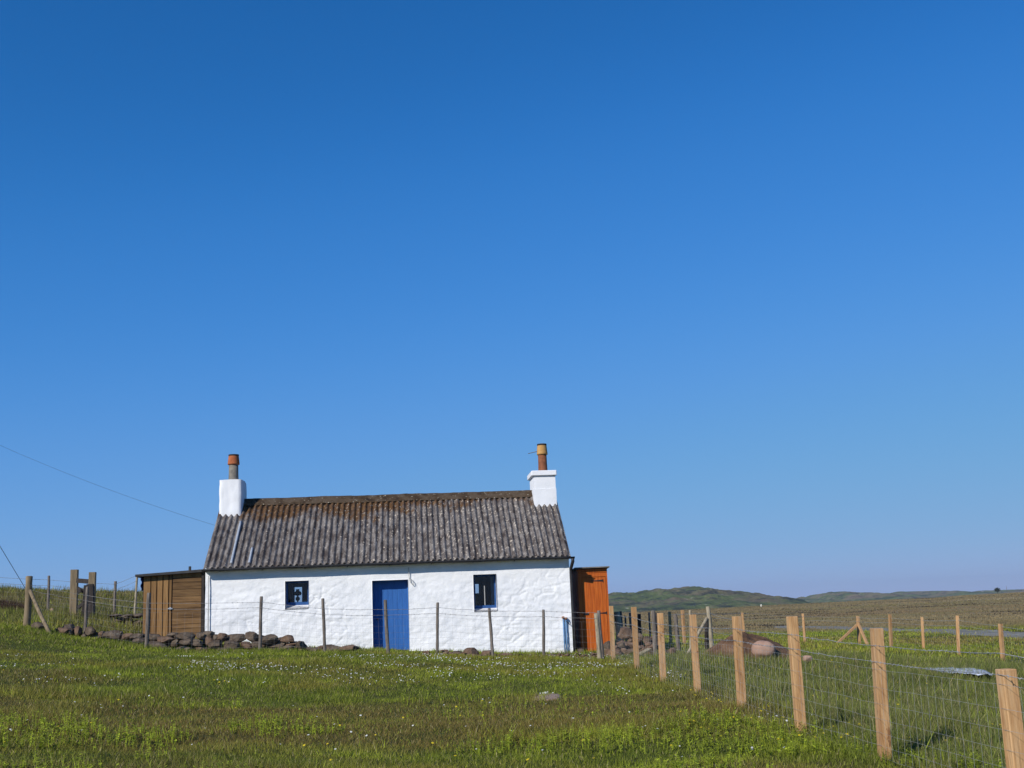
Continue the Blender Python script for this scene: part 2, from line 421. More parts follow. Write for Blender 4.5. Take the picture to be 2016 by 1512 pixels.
# ------------------------------------------------------------------ ground sheet
def build_ground():
    th = np.concatenate([np.radians(np.linspace(-38, 38, 330)), np.radians(np.linspace(38, 322, 72))[1:-1]])
    rr = np.concatenate([[0.0], np.geomspace(0.6, 4500, 470)])
    A, Rr = np.meshgrid(th, rr[1:])
    x, y = (Rr * np.sin(A)).ravel(), (Rr * np.cos(A)).ravel()
    z = gz_raw(x, y)
    n = len(th)
    V = np.vstack([[0, 0, gz(0.01, 0.01)], np.c_[x, y, z]])
    nr = len(rr) - 1
    i = np.arange(nr - 1)[:, None] * n; k = np.arange(n)[None, :]; k2 = (k + 1) % n
    q = np.stack([1 + i + k, 1 + i + n + k, 1 + i + n + k2, 1 + i + k2], -1).reshape(-1, 4)
    t = np.stack([np.zeros(n, int), 1 + np.arange(n), 1 + (np.arange(n) + 1) % n], -1)
    me = bpy.data.meshes.new('ground')
    me.from_pydata(V.tolist(), [], [tuple(f) for f in q.tolist()] + [tuple(f) for f in t.tolist()])
    me.polygons.foreach_set('use_smooth', [True] * len(me.polygons))
    d = np.hypot(V[:, 0], V[:, 1]); 
    zone = moor_mask(V[:, 0], V[:, 1])
    a = me.attributes.new('zone', 'FLOAT', 'POINT'); a.data.foreach_set('value', zone.astype(np.float32))
    me.materials.append(M['ground']); me.update()
    o = bpy.data.objects.new('ground', me); COL.objects.link(o)
    tag(o, 'rough green turf running out to brown moorland', 'ground', kind='structure')

def moor_mask(x, y):
    d = np.hypot(x, y)
    e = 78 + 16 * (fbm(x * 0.05, y * 0.05, 9) - 0.5) - 6 * sst(0.30, 0.4, x / np.maximum(y, 1))
    # the hill crest on the left is rough brownish pasture too
    left = 0.45 * sst(28, 40, d) * sst(0.22, 0.34, -x / np.maximum(y, 1))
    return np.clip(np.maximum(sst(-4, 5, d - e), left * fbm(x * .3, y * .3, 4) * 2), 0, 1)
build_ground()

# track across the moor edge
def build_track():
    pxs = [(1540,1233.5),(1590,1234.5),(1650,1237),(1720,1239.5),(1800,1242),(1870,1244),(1950,1247),(2016,1250),(2100,1255),(2200,1262)]
    m = MB(); vs = []; fs = []
    pts = [hit(*p) for p in pxs]
    fine = []
    for a, b in zip(pts[:-1], pts[1:]):
        for k in range(8): fine.append(a.lerp(b, k / 8))
    for i, p in enumerate(fine):
        q = fine[min(i + 1, len(fine) - 1)] - fine[max(i - 1, 0)]
        s = Vector((-q.y, q.x, 0)).normalized()
        for k in range(7):
            w = (k / 6 - 0.5) * (3.4 + 1.0 * mnoise.noise(p * 0.2))
            r = p + s * w
            vs.append((r.x, r.y, gz(r.x, r.y) + 0.05 - 0.05 * abs(k / 3 - 1)))
    for i in range(len(fine) - 1):
        for k in range(6):
            fs.append((i*7+k, i*7+k+1, i*7+7+k+1, i*7+7+k))
    o = m.add(vs, fs).build('track', M['track'], smooth=True)
    tag(o, 'grey gravel track along the edge of the brown moor', 'track', kind='structure')
build_track()

# ------------------------------------------------------------------ hills
def build_hill(name, prof, Y, depth, mat, label, seed):
    xs = np.array([p[0] for p in prof], float)
    px = np.linspace(xs[0], xs[-1], 520)
    ridge = []
    for p in px:
        py = np.interp(p, xs, [q[1] for q in prof])
        py += 1.1 * (mnoise.fractal(Vector((p * 0.09, seed, 0)), 0.7, 2.2, 4)) * (1 if py < 1184 else 0.2)
        ridge.append(at(p, py, Y))
    ridge = np.array([tuple(r) for r in ridge])
    rows = 72
    tt = np.linspace(-1.0, 0.8, rows)
    V = []
    for t in tt:
        yy = ridge[:, 1] + t * depth
        xx = ridge[:, 0] * (1 + 0.0 * t)
        base = -9.0
        prof_t = (1 - abs(t) ** 1.35) if t < 0 else (1 - abs(t) ** 1.8)
        lump = (fbm(xx * 0.018, yy * 0.018, seed, 5) - 0.5) * 1.0 + (fbm(xx * 0.07, yy * 0.07, seed + 3, 4) - 0.5) * 0.40
        amp = (1 - math.exp(-(t / 0.16) ** 2)) * 1.0 + 0.03
        h = (ridge[:, 2] - base) * (prof_t * (1 + lump * amp)) + base
        # keep the front slope below the sight line of the ridge
        lim = ridge[:, 2] * (yy / ridge[:, 1]) * 0.995 - (0.35 if t != 0 else 0)
        h = np.where(t < -0.02, np.minimum(h, lim), h)
        V.append(np.c_[xx, yy, h])
    V = np.array(V); n = V.shape[1]
    fs = [(i*n+k, i*n+k+1, i*n+n+k+1, i*n+n+k) for i in range(rows - 1) for k in range(n - 1)]
    o = MB().add(V.reshape(-1, 3).tolist(), fs).build(name, mat, smooth=True)
    tag(o, label, 'hill', kind='structure')
H1 = [(780,1238),(880,1224),(980,1207),(1060,1196),(1120,1186),(1170,1176),(1203,1172),(1213,1170),(1222,1168.5),(1232,1169.5),(1243,1169),(1258,1165.5),(1272,1164),(1283,1161),(1290,1158.5),(1297,1158),(1308,1159.5),(1320,1158.5),
      (1335,1156.5),(1350,1154.8),(1365,1154.2),(1376,1154),(1384,1157),(1395,1157),(1405,1158.5),(1415,1161.5),(1425,1163.5),(1437,1163),(1448,1165),(1463,1166),(1475,1166.5),(1483,1171),(1491,1172.5),
      (1500,1174),(1508,1176.5),(1516,1180),(1523,1182.5),(1540,1187),(1560,1192),(1620,1200),(1690,1204)]
H2 = [(1430,1202),(1490,1190),(1515,1185),(1526,1182),(1540,1178),(1552,1176.5),(1565,1178),(1580,1178),(1600,1178),(1606,1174),(1616,1170),(1630,1168.2),(1642,1169),(1650,1166),(1660,1164.5),(1672,1165.5),(1685,1166),(1697,1167.5),(1710,1170.5),(1726,1172),(1745,1176),(1790,1182),(1860,1190)]
H3 = [(1640,1180),(1690,1173),(1725,1169.5),(1750,1168.5),(1775,1167.5),(1790,1164.8),(1803,1164),(1815,1165),(1830,1165.5),(1845,1166),(1860,1164.2),(1872,1165),(1885,1168),(1900,1169),(1915,1168),(1930,1164.5),(1940,1162.5),(1952,1164),(1965,1165.5),(1990,1162.8),(1996,1164),(2016,1162),(2080,1159),(2160,1161),(2250,1164),(2350,1166),(2450,1172)]
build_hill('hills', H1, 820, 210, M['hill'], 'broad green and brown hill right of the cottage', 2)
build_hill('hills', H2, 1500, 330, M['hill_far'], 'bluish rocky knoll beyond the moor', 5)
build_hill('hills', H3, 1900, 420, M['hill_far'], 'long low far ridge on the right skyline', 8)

# ------------------------------------------------------------------ cottage
W, HW, D = 9.0, 2.326, 4.8715
YAW = 0.0902
Qr = Vector((1.2594, 29.9076, -1.032))
Ax, Bx = Vector((math.cos(YAW), math.sin(YAW), 0)), Vector((-math.sin(YAW), math.cos(YAW), 0))
O = Qr - Ax * W
def hp(px, py, d=0.0):
    """point of the sight line through a photo pixel on the plane d behind the facade, in house coordinates"""
    r = ray(px, py)
    t = ((O + Bx * d).dot(Bx)) / r.dot(Bx)
    q = r * t - O
    return q.dot(Ax), q.z
def hw(x, y, z): return O + Ax * x + Bx * y + Vector((0, 0, z))

house = empty('cottage', O, YAW, 'white limewashed stone cottage with blue door and corrugated roof', 'cottage')
EAVE_Y, SL = -0.17, 1.854 / (D / 2 + 0.17)
def zroof(y): return HW + SL * (y - EAVE_Y) if y <= D / 2 else HW + SL * (D - y - EAVE_Y)

def rect(px0, py0, px1, py1, d=0.0):
    a = hp(px0, (py0 + py1) / 2, d); b = hp(px1, (py0 + py1) / 2, d)
    mx = (px0 + px1) / 2
    t = hp(mx, py0, d)[1]; bt = hp(mx, py1, d)[1]
    return a[0], b[0], bt, t
win1 = rect(561, 1143.5, 607.5, 1199)
win2 = rect(932.5, 1130.5, 978, 1204)
door = rect(733.5, 1142, 804.5, 1284)
bw1 = rect(578, 1153, 599, 1190, D)
patch_hole = rect(932, 1147, 945, 1172, D)  # added opening in the back wall, makes a pale patch in the right window

def wall_grid(m, width, height, openings, step, place, disp=None, z0=-0.7):
    def ticks(a, b, cuts):
        t = [a, b] + [c for c in cuts if a < c < b]
        base = list(np.arange(a, b, step))
        t += [q for q in base if min(abs(q - c) for c in t) > step * 0.45]
        return sorted(set(t))
    xs = ticks(0, width, [v for o in openings for v in o[:2]])
    zs = ticks(z0, height, [v for o in openings for v in o[2:4]])
    nx = len(xs)
    vs = []
    for z in zs:
        for x in xs:
            vs.append(place(x, disp(x, z) if disp else 0.0, z))
    fs = []
    for j in range(len(zs) - 1):
        for i in range(nx - 1):
            cx, cz = (xs[i] + xs[i+1]) / 2, (zs[j] + zs[j+1]) / 2
            if any(o[0] < cx < o[1] and o[2] < cz < o[3] for o in openings): continue
            fs.append((j*nx+i, j*nx+i+1, (j+1)*nx+i+1, (j+1)*nx+i))
    for o in openings:
        x0, x1, za, zb, dep, rise = o
        i0, i1, j0, j1 = xs.index(x0), xs.index(x1), zs.index(za), zs.index(zb)
        loop = [(i, j0) for i in range(i0, i1)] + [(i1, j) for j in range(j0, j1)] + [(i, j1) for i in range(i1, i0, -1)] + [(i0, j) for j in range(j1, j0, -1)]
        b = len(vs)
        for i, j in loop:
            z = zs[j]
            zz = z + rise * (zb - z) / (zb - za)
            vs.append(place(xs[i], dep, zz))
        L = len(loop)
        for k in range(L):
            a = loop[k][1] * nx + loop[k][0]; c = loop[(k+1) % L][1] * nx + loop[(k+1) % L][0]
            fs.append((a, b + k, b + (k+1) % L, c))
    m.add(vs, fs)

def lump(x, z):
    """lime-washed rubble: stones show as shallow facets with short ragged ledges"""
    w1 = mnoise.noise(Vector((x * 1.7, z * 2.6, 4.4))) * .25
    a = mnoise.fractal(Vector((x * 1.3, z * 1.9, 3.1)), 0.9, 2.1, 3) * 0.015
    f = mnoise.fractal(Vector((x * 6.5, z * 9.0, 1.1)), 0.7, 2.1, 4) * 0.0085
    v = mnoise.voronoi(Vector((x * 2.7 + w1, z * 4.4 + w1, 0.5)))[0]
    ledge = max(0.0, 1 - (v[1] - v[0]) / 0.13)
    pres = max(0.0, mnoise.noise(Vector((x * 0.9 + 3, z * 1.3, 6.6))) + 0.18)
    k = 0.32 + 0.68 * (1 - min(1, max(0, (z - 1.55) / 0.5)))
    base_out = -0.05 * max(0, 0.5 - z) ** 1.5
    return (-a - f + ledge * ledge * pres * 0.030) * k + base_out

REV = 0.30
wm = MB()
wall_grid(wm, W, HW + 0.09, [(*win1, REV, 0.115), (*win2, REV, 0.10), (*door, REV, 0.0)], 0.026, lambda x, d, z: (x, d, z), lump)
side = lambda X, flip: (lambda y, d, z: (X - d if flip else X + d, y, z))
def gable(X, sgn):
    n = 44
    vs, fs = [], []
    for i in range(n + 1):
        y = D * i / n
        top = min(zroof(y) - 0.10, HW + 9)
        if y <= 0: top = HW + 0.09
        for j in range(n + 1):
            z = -0.7 + (top + 0.7) * j / n
            e = 0 if i in (0, n) else mnoise.fractal(Vector((y * 1.6, z * 2, X + 5)), 0.9, 2.1, 3) * 0.02
            vs.append((X + sgn * e, y, z))
    for i in range(n):
        for j in range(n):
            f = (i*(n+1)+j, (i+1)*(n+1)+j, (i+1)*(n+1)+j+1, i*(n+1)+j+1)
            fs.append(f if sgn > 0 else f[::-1])
    wm.add(vs, fs)
gable(0.0, -1); gable(W, 1)
wall_grid(wm, W, HW + 0.09, [(*bw1, -0.3, 0.0), (*patch_hole, -0.3, 0.0)], 0.3, lambda x, d, z: (x, D + d, z))
wm.build('wall', M['limewash'], house, smooth=True)

# inner lining, floor and ceiling added and coloured dark so the room looks dim
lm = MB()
wall_grid(lm, W - 0.8, HW, [(bw1[0]-0.4, bw1[1]-0.4, bw1[2], bw1[3], 0.001, 0), (patch_hole[0]-0.4, patch_hole[1]-0.4, patch_hole[2], patch_hole[3], 0.001, 0)], 0.6, lambda x, d, z: (x + 0.4, D - 0.302 + d, z), z0=-0.05)
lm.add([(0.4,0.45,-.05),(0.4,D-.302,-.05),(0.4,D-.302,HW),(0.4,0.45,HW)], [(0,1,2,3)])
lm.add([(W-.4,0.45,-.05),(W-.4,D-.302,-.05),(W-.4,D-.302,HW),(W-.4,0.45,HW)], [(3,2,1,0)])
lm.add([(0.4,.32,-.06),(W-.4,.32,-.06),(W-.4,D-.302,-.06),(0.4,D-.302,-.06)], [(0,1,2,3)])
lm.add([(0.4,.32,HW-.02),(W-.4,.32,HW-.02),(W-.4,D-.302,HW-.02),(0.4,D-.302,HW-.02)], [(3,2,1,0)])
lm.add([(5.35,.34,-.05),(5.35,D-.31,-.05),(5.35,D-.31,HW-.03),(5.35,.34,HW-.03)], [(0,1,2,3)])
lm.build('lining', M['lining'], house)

# windows
def window(o, d, rise, parts):
    x0, x1, z0, z1 = o
    z0 += rise
    f = MB(); t = 0.045; y0, y1 = d - 0.035, d + 0.03
    f.box((x0-.02, y0, z0-.02), (x0+t, y1, z1+.02)); f.box((x1-t, y0, z0-.02), (x1+.02, y1, z1+.02))
    f.box((x0+t, y0, z0-.02), (x1-t, y1, z0+t+.01)); f.box((x0+t, y0, z1-t), (x1-t, y1, z1+.02))
    fr = f.build('window', M['blue_shaded'], house)
    p = MB(); p.add([(x0+t, d, z0+t+.01), (x1-t, d, z0+t+.01), (x1-t, d, z1-t), (x0+t, d, z1-t)], [(0,1,2,3)])
    p.build('pane', M['glass'], fr)
    if parts: parts(fr, x0, x1, z0, z1, d, t)
    return fr
def w1parts(fr, x0, x1, z0, z1, d, t):
    MB().box((x0-.1, d+.035, z0-.06), (x1+.1, d+.30, z0+.012)).build('window_board', M['lining'], fr)
def w2parts(fr, x0, x1, z0, z1, d, t):
    c = (x0 + x1) / 2
    MB().box((c-.010, d-.028, z0+t+.012), (c+.010, d-.004, z0+(z1-z0)*0.66)).build('glazing_bar', M['cable_white'], fr)
    MB().box((x0-.1, d+.035, z0-.06), (x1+.1, d+.30, z0+.012)).build('window_board', M['lining'], fr)
    cv = MB(); vs = []; n = 14
    for i in range(n + 1):
        x = x1 - t - 0.075 + 0.14 * i / n
        yy = d + 0.10 + 0.018 * math.sin(i * 1.9)
        vs += [(x, yy, z0 + .03), (x, yy, z1 + .05)]
    cv.add(vs, [(2*i, 2*i+2, 2*i+3, 2*i+1) for i in range(n)])
    cv.build('curtain', M['curtain'], fr, smooth=True)
    k = MB(); n = 8; vs = []
    for i in range(n + 1):
        q = i / n
        vs += [(x0 + t - 0.03 + 0.09 * q, d + 0.09 + 0.014 * math.sin(i * 2.2), z0 + .03), (x0 + t - 0.03 + 0.05 * q, d + 0.09 + 0.014 * math.sin(i * 2.2), z0 + .32)]
    k.add(vs, [(2*i, 2*i+2, 2*i+3, 2*i+1) for i in range(n)])
    k.build('curtain', M['ochre_cloth'], fr, smooth=True)
window(win1, REV - 0.02, 0.115, w1parts)
window(win2, REV - 0.02, 0.10, w2parts)
for o_ in (bw1, patch_hole):  # the second one only frames the added pale-patch opening
    window(o_, D - 0.16, 0.0, None)

# oil lamp on the inner sill of the first window
lx, lz0 = hp(586, 1188, 0.42)
lzt = hp(586, 1161, 0.42)[1]
lh = lzt - lz0
lz0 = win1[2] + 0.115 + 0.014
lh = lzt - lz0
lamp = empty('oil_lamp', hw(lx, 0.44, lz0), YAW, 'dark oil lamp on the sill of the small window left of the door', 'lamp')
MB().lathe([(.055,0),(.05,.012),(.018,.05),(.016,.07)]).build('base', M['lamp_metal'], lamp, True)
MB().lathe([(.018,.07),(.05,.10),(.056,.13),(.045,.16),(.018,.185),(.02,.2)]).build('reservoir', M['lamp_metal'], lamp, True)
MB().lathe([(.022,.2),(.085,.215),(.098,.25),(.085,.29),(.05,.31),(.04,.335),(.048,.36),(.03,lh)]).build('lamp_shade', M['lamp_metal'], lamp, True)

# door
dx0, dx1, dz0, dz1 = door
dm = MB()
nb = 7
for i in range(nb):
    a = dx0 + 0.035 + (dx1 - dx0 - 0.07) * i / nb; b = dx0 + 0.035 + (dx1 - dx0 - 0.07) * (i + 1) / nb
    dm.box((a + .0015, REV - 0.055, dz0), (b - .0015, REV - 0.02, dz1 - 0.035))
dm.box((dx0 + .036, REV - 0.02, dz0), (dx1 - .036, REV - 0.004, dz1 - .036))
dr = dm.build('door', M['blue_door'], house)
fm = MB()
fm.box((dx0 - .03, REV - 0.085, dz0), (dx0 + .034, REV + .02, dz1 + .03)).box((dx1 - .034, REV - 0.085, dz0), (dx1 + .03, REV + .02, dz1 + .03)).box((dx0 + .034, REV - 0.085, dz1 - .034), (dx1 - .034, REV + .02, dz1 + .03))
fm.build('door_frame', M['blue_door'], dr)
hx, hz = dx0 + 0.115, 0.95
MB().lathe([(.012,0),(.012,.03),(.022,.04),(.022,.055),(.0,.06)], n=12).build('handle', M['lamp_metal'], dr, True).matrix_local = Matrix.Translation((hx, REV - 0.055, hz)) @ Matrix.Rotation(math.pi / 2, 4, 'X')

# roof: two corrugated slopes with real waves and slipped sheet laps
def corrug(front=True):
    pitch = 0.146; nw = int(W / pitch) + 2
    sub = 10; xs = np.linspace(-0.03, W + 0.03, nw * sub + 1)
    ys = np.concatenate([np.linspace(EAVE_Y, 1.23, 26), np.linspace(1.24, D / 2 - 0.02, 22)])
    m = MB(); vs = []
    off = np.array([mnoise.noise(Vector((i * 3.7, 0.3, 2.2))) for i in range(nw + 3)])
    for j, y in enumerate(ys):
        for x in xs:
            ph = (x + 0.03) / pitch
            k = int(ph); sheet = int(ph / 7)
            h = 0.033 * (0.5 - 0.5 * math.cos(2 * math.pi * ph)) * 2 - 0.033
            h += 0.006 * off[k] + 0.010 * mnoise.noise(Vector((sheet * 5.1, y * 0.6, 7.7)))
            if j < 26: h += 0.016 * (j < 26)
            e = (0.028 * mnoise.noise(Vector((sheet * 9.3, 1.1, 4.0))) + 0.008 * off[k]) if j == 0 else 0
            z = zroof(y + e) + h * math.cos(math.atan(SL)) + 0.012 * mnoise.noise(Vector((x * 0.45, y * .5, 3)))
            vs.append((x, (y + e) - h * math.sin(math.atan(SL)) * 0.6 if front else D - (y + e), z))
    nx = len(xs)
    fs = [(j*nx+i, j*nx+i+1, (j+1)*nx+i+1, (j+1)*nx+i) for j in range(len(ys) - 1) for i in range(nx - 1)]
    if not front: fs = [f[::-1] for f in fs]
    return m.add(vs, fs)
cm = corrug(True); c2 = corrug(False); cm.add(c2.v, c2.f)
roof = cm.build('roof', M['roof'], house, smooth=True)
sm_ = roof.modifiers.new('thick', 'SOLIDIFY'); sm_.thickness = 0.012; sm_.offset = -1
# ridge capping
rm = MB(); vs = []; n = 90
prof = [(-0.20, -0.145), (-0.19, -0.100), (-0.11, -0.028), (-0.04, 0.055), (0.0, 0.075), (0.04, 0.055), (0.11, -0.028), (0.19, -0.100), (0.20, -0.145)]
x0r, x1r = 0.60, W - 0.60
for i in range(n + 1):
    x = x0r + (x1r - x0r) * i / n
    b = 0.012 * mnoise.noise(Vector((x * 0.9, 2, 5))) + 0.006 * mnoise.noise(Vector((x * 5, 2, 9)))
    for (yy, zz) in prof:
        k = 0.008 * mnoise.noise(Vector((x * 6, yy * 9, 1)))
        vs.append((x, D / 2 + yy * (1 + k * 3), zroof(D / 2) + zz * 0.95 + .02 + b + k))
np_ = len(prof)
rm.add(vs, [(i*np_+k, (i+1)*np_+k, (i+1)*np_+k+1, i*np_+k+1) for i in range(n) for k in range(np_ - 1)])
rm.build('ridge_cap', M['ridge'], roof, smooth=True)
# bright strips lying in corrugations near the left end
def strip(u, y0, y1, w):
    m = MB(); vs = []; ny = 12
    for j in range(ny + 1):
        y = y0 + (y1 - y0) * j / ny
        for i in range(5):
            a = (i / 4 - 0.5)
            vs.append((u + a * w, y, zroof(y) + 0.064 - abs(a) * 0.05))
    m.add(vs, [(j*5+i, j*5+i+1, (j+1)*5+i+1, (j+1)*5+i) for j in range(ny) for i in range(4)])
    o = m.build('repair_strip', M['metal'], roof, smooth=True)
    o.modifiers.new('thick', 'SOLIDIFY').thickness = 0.004
def roof_u(px, py):
    r = ray(px, py)
    # intersect the sight line with the front roof plane
    nrm = (Vector((0, -SL, 1))); nw_ = (Ax * nrm.x + Bx * nrm.y + Vector((0, 0, nrm.z)))
    p0 = hw(0, EAVE_Y, HW + 0.03)
    t = p0.dot(nw_) / r.dot(nw_); q = r * t - O
    return q.dot(Ax), q.dot(Bx)
PT = 0.146
def crest(u): return (round((u + 0.03) / PT - 0.5) + 0.5) * PT - 0.03
ua, ya = roof_u(478, 1027); ub, yb = roof_u(457, 1111)
strip(crest((ua + ub) / 2), yb + .02, ya, 0.062)
ua, ya = roof_u(500, 1079); ub, yb = roof_u(493, 1110)
strip(crest((ua + ub) / 2), yb + .02, ya, 0.06)

# verge boards, fascia, gutter and downpipe
gm = MB(); n = 40
vs = []
for i in range(n + 1):
    x = -0.05 + (W + 0.17) * i / n
    zc = HW - 0.020 - 0.005 * math.sin(i * 0.7)
    for k in range(9):
        a = math.pi + math.pi * k / 8
        vs.append((x, EAVE_Y - 0.045 + 0.052 * math.cos(a), zc + 0.052 * math.sin(a)))
gm.add(vs, [(i*9+k, i*9+k+1, (i+1)*9+k+1, (i+1)*9+k) for i in range(n) for k in range(8)])
gut = gm.build('gutter', M['gutter'], house, smooth=True)
gut.modifiers.new('thick', 'SOLIDIFY').thickness = 0.006
for i in range(9):
    x = 0.35 + i * (W - 0.7) / 8
    MB().box((x - .012, EAVE_Y + .012, HW - .075), (x + .012, -0.0, HW - .055)).build('gutter_bracket', M['gutter'], gut)
MB().box((-0.03, EAVE_Y + .005, HW - .05), (W + .03, 0.02, HW - .035)).build('eave_light_block', M['chimney_white'], house)  # added board closing the eave gap, keeps sunlight off the wall top
MB().box((-0.03, EAVE_Y - .012, HW - .055), (W + 0.03, EAVE_Y + .004, HW - .005)).build('fascia', M['gutter'], house)
MB().tube([(W + .07, EAVE_Y - .05, HW - .06), (W + .07, EAVE_Y - .04, HW - .14), (W + .045, .01, HW - .30), (W + .045, .02, HW - .5), (W + .05, .02, 0.9), (W + .055, .02, -0.25)], 0.042, 12).build('downpipe', M['gutter'], house, True)
MB().tube([(0.085, -.04, HW - .18), (0.088, -.05, 1.2), (0.085, -.06, 0.0)], 0.012, 8).build('corner_pipe', M['cable_white'], house, True)

# chimneys
def rough_box(lo, hi, amp, seed, n=16):
    m = MB()
    lo, hi = Vector(lo), Vector(hi); c = (lo + hi) / 2
    def face(o, u, v):
        vs = []
        for j in range(n + 1):
            for i in range(n + 1):
                p = o + u * (i / n) + v * (j / n)
                d = (p - c); d = Vector((d.x / (hi.x - lo.x), d.y / (hi.y - lo.y), d.z / (hi.z - lo.z))).normalized()
                e = mnoise.fractal(Vector((p.x * 3.5 + seed, p.y * 3.5, p.z * 3.5)), 0.9, 2.1, 4)
                # round the arrises slightly
                q = p - c
                edge = max(0, (abs(q.x) / (hi.x - lo.x) + abs(q.y) / (hi.y - lo.y)) * 2 - 1.8)
                r = p + d * (e * amp) - Vector((q.x, q.y, 0)) * edge * 0.25 * (1 if amp > .015 else .1)
                vs.append(r)
        m.add(vs, [(j*(n+1)+i, j*(n+1)+i+1, (j+1)*(n+1)+i+1, (j+1)*(n+1)+i) for j in range(n) for i in range(n)])
    dx, dy, dz = Vector((hi.x - lo.x, 0, 0)), Vector((0, hi.y - lo.y, 0)), Vector((0, 0, hi.z - lo.z))
    face(lo, dx, dz); face(lo + dx, dy, dz); face(lo + dx + dy, -dx, dz); face(lo + dy, -dy, dz); face(lo + dz, dx, dy)
    return m
CY0, CY1 = 1.90, 2.97
zl = hp(452, 944, CY0)[1]
xl = hp(475.5, 980, CY0)[0]; xl0 = hp(430.5, 980, CY0)[0]
ch1 = rough_box((xl0, CY0, HW + 0.9), (xl, CY1, zl), 0.022, 3).build('chimney', M['chimney_white'], house, True)
zr0 = hp(1070, 936, CY0)[1]; xr0 = hp(1051.5, 965, CY0)[0]; xr1 = hp(1094.5, 965, CY0)[0]
ch2 = rough_box((xr0, CY0, HW + 0.9), (xr1, CY1, zr0), 0.006, 8).build('chimney', M['chimney_white'], house, True)
zs_ = hp(1072, 962, CY0)[1]
rb = rough_box((xr0 - .012, CY0 - .012, HW + 0.9), (xr1 + .012, CY1 + .012, zs_), 0.006, 5).build('chimney_base', M['chimney_white'], ch2, True)
zr1 = hp(1070, 926, CY0 - .05)[1]
bevel(MB().box((xr0 - .06, CY0 - .06, zr0 - .005), (xr1 + .035, CY1 + .06, zr1)).build('chimney_cap', M['chimney_white'], ch2), .012)
def pot(ch, px, ptop, pmid, pbase_z, r, mp, mc, rod=False):
    yc = (CY0 + CY1) / 2
    x = hp(px, pmid, yc)[0]; zm = hp(px, pmid, yc)[1]; zt = hp(px, ptop, yc)[1]
    p = MB().lathe([(r*1.08, pbase_z - .02), (r*1.06, pbase_z + .05), (r, zm - .25), (r*.98, zm + .02)], (x, yc, 0), 24)
    po = p.build('chimney_pot', mp, ch, True)
    h = zt - zm
    MB().lathe([(r*1.22, zm - .006), (r*1.24, zm + .03), (r*1.06, zm + h*.86), (r*1.06, zm + h*.97), (r*.98, zt), (r*.75, zt), (r*.72, zt - .12)], (x, yc, 0), 24).build('chimney_cowl', mc, ch, True)
    MB().lathe([(r*1.085, zm + h*.84), (r*1.10, zm + h*.86), (r*1.085, zm + h*.99)], (x, yc, 0), 24).build('sooty_rim', M['soot'], ch, True)
    if rod:
        e = hp(1039.5, 893.5, yc)
        MB().tube([(x - r*1.1, yc - .03, hp(1056, 889, yc)[1]), (e[0], yc - .05, e[1])], 0.010, 6).build('iron_rod', M['old_wood'], ch)
pot(ch1, 460, 895, 914.5, zl, 0.128, M['pot_grey'], M['terracotta'])
pot(ch2, 1067.5, 874, 895, zr1, 0.122, M['pot_brown'], M['buff'], True)

# cable and loop above the door, standpipes at the right corner
a = [hp(*p) for p in ((804.5,1117),(805,1128),(805.5,1137),(808,1146),(812.5,1151.5),(815,1150),(813.5,1145),(809,1140),(806,1138))]
MB().tube([(x, -.035 - .01 * (i > 3), z) for i, (x, z) in enumerate(a)], 0.009, 6).build('cable', M['cable_white'], house)
for (p0, p1) in (((1108.5,1217),(1112,1281)), ((1114,1219),(1117,1282))):
    b0, b1 = hp(*p0, -0.05), hp(*p1, -0.05)
    wp = MB().tube([(b1[0], -.06, b1[1] - .2), (b0[0], -.055, b0[1])], 0.017, 10).build('water_pipe', M['pipe_blue'], house, True)
    MB().box((b0[0] - .03, -.09, b0[1] - .005), (b0[0] + .03, -.03, b0[1] + .045)).box((b0[0] - .008, -.13, b0[1] + .01), (b0[0] + .008, -.09, b0[1] + .03)).build('tap', M['brass'], wp)
b = [hp(*p, -.05) for p in ((1114.5,1223),(1119,1226),(1122,1230),(1123,1226))]
MB().tube([(x, -.07, z) for x, z in b], 0.010, 6).build('pipe_elbow', M['gutter'], house)

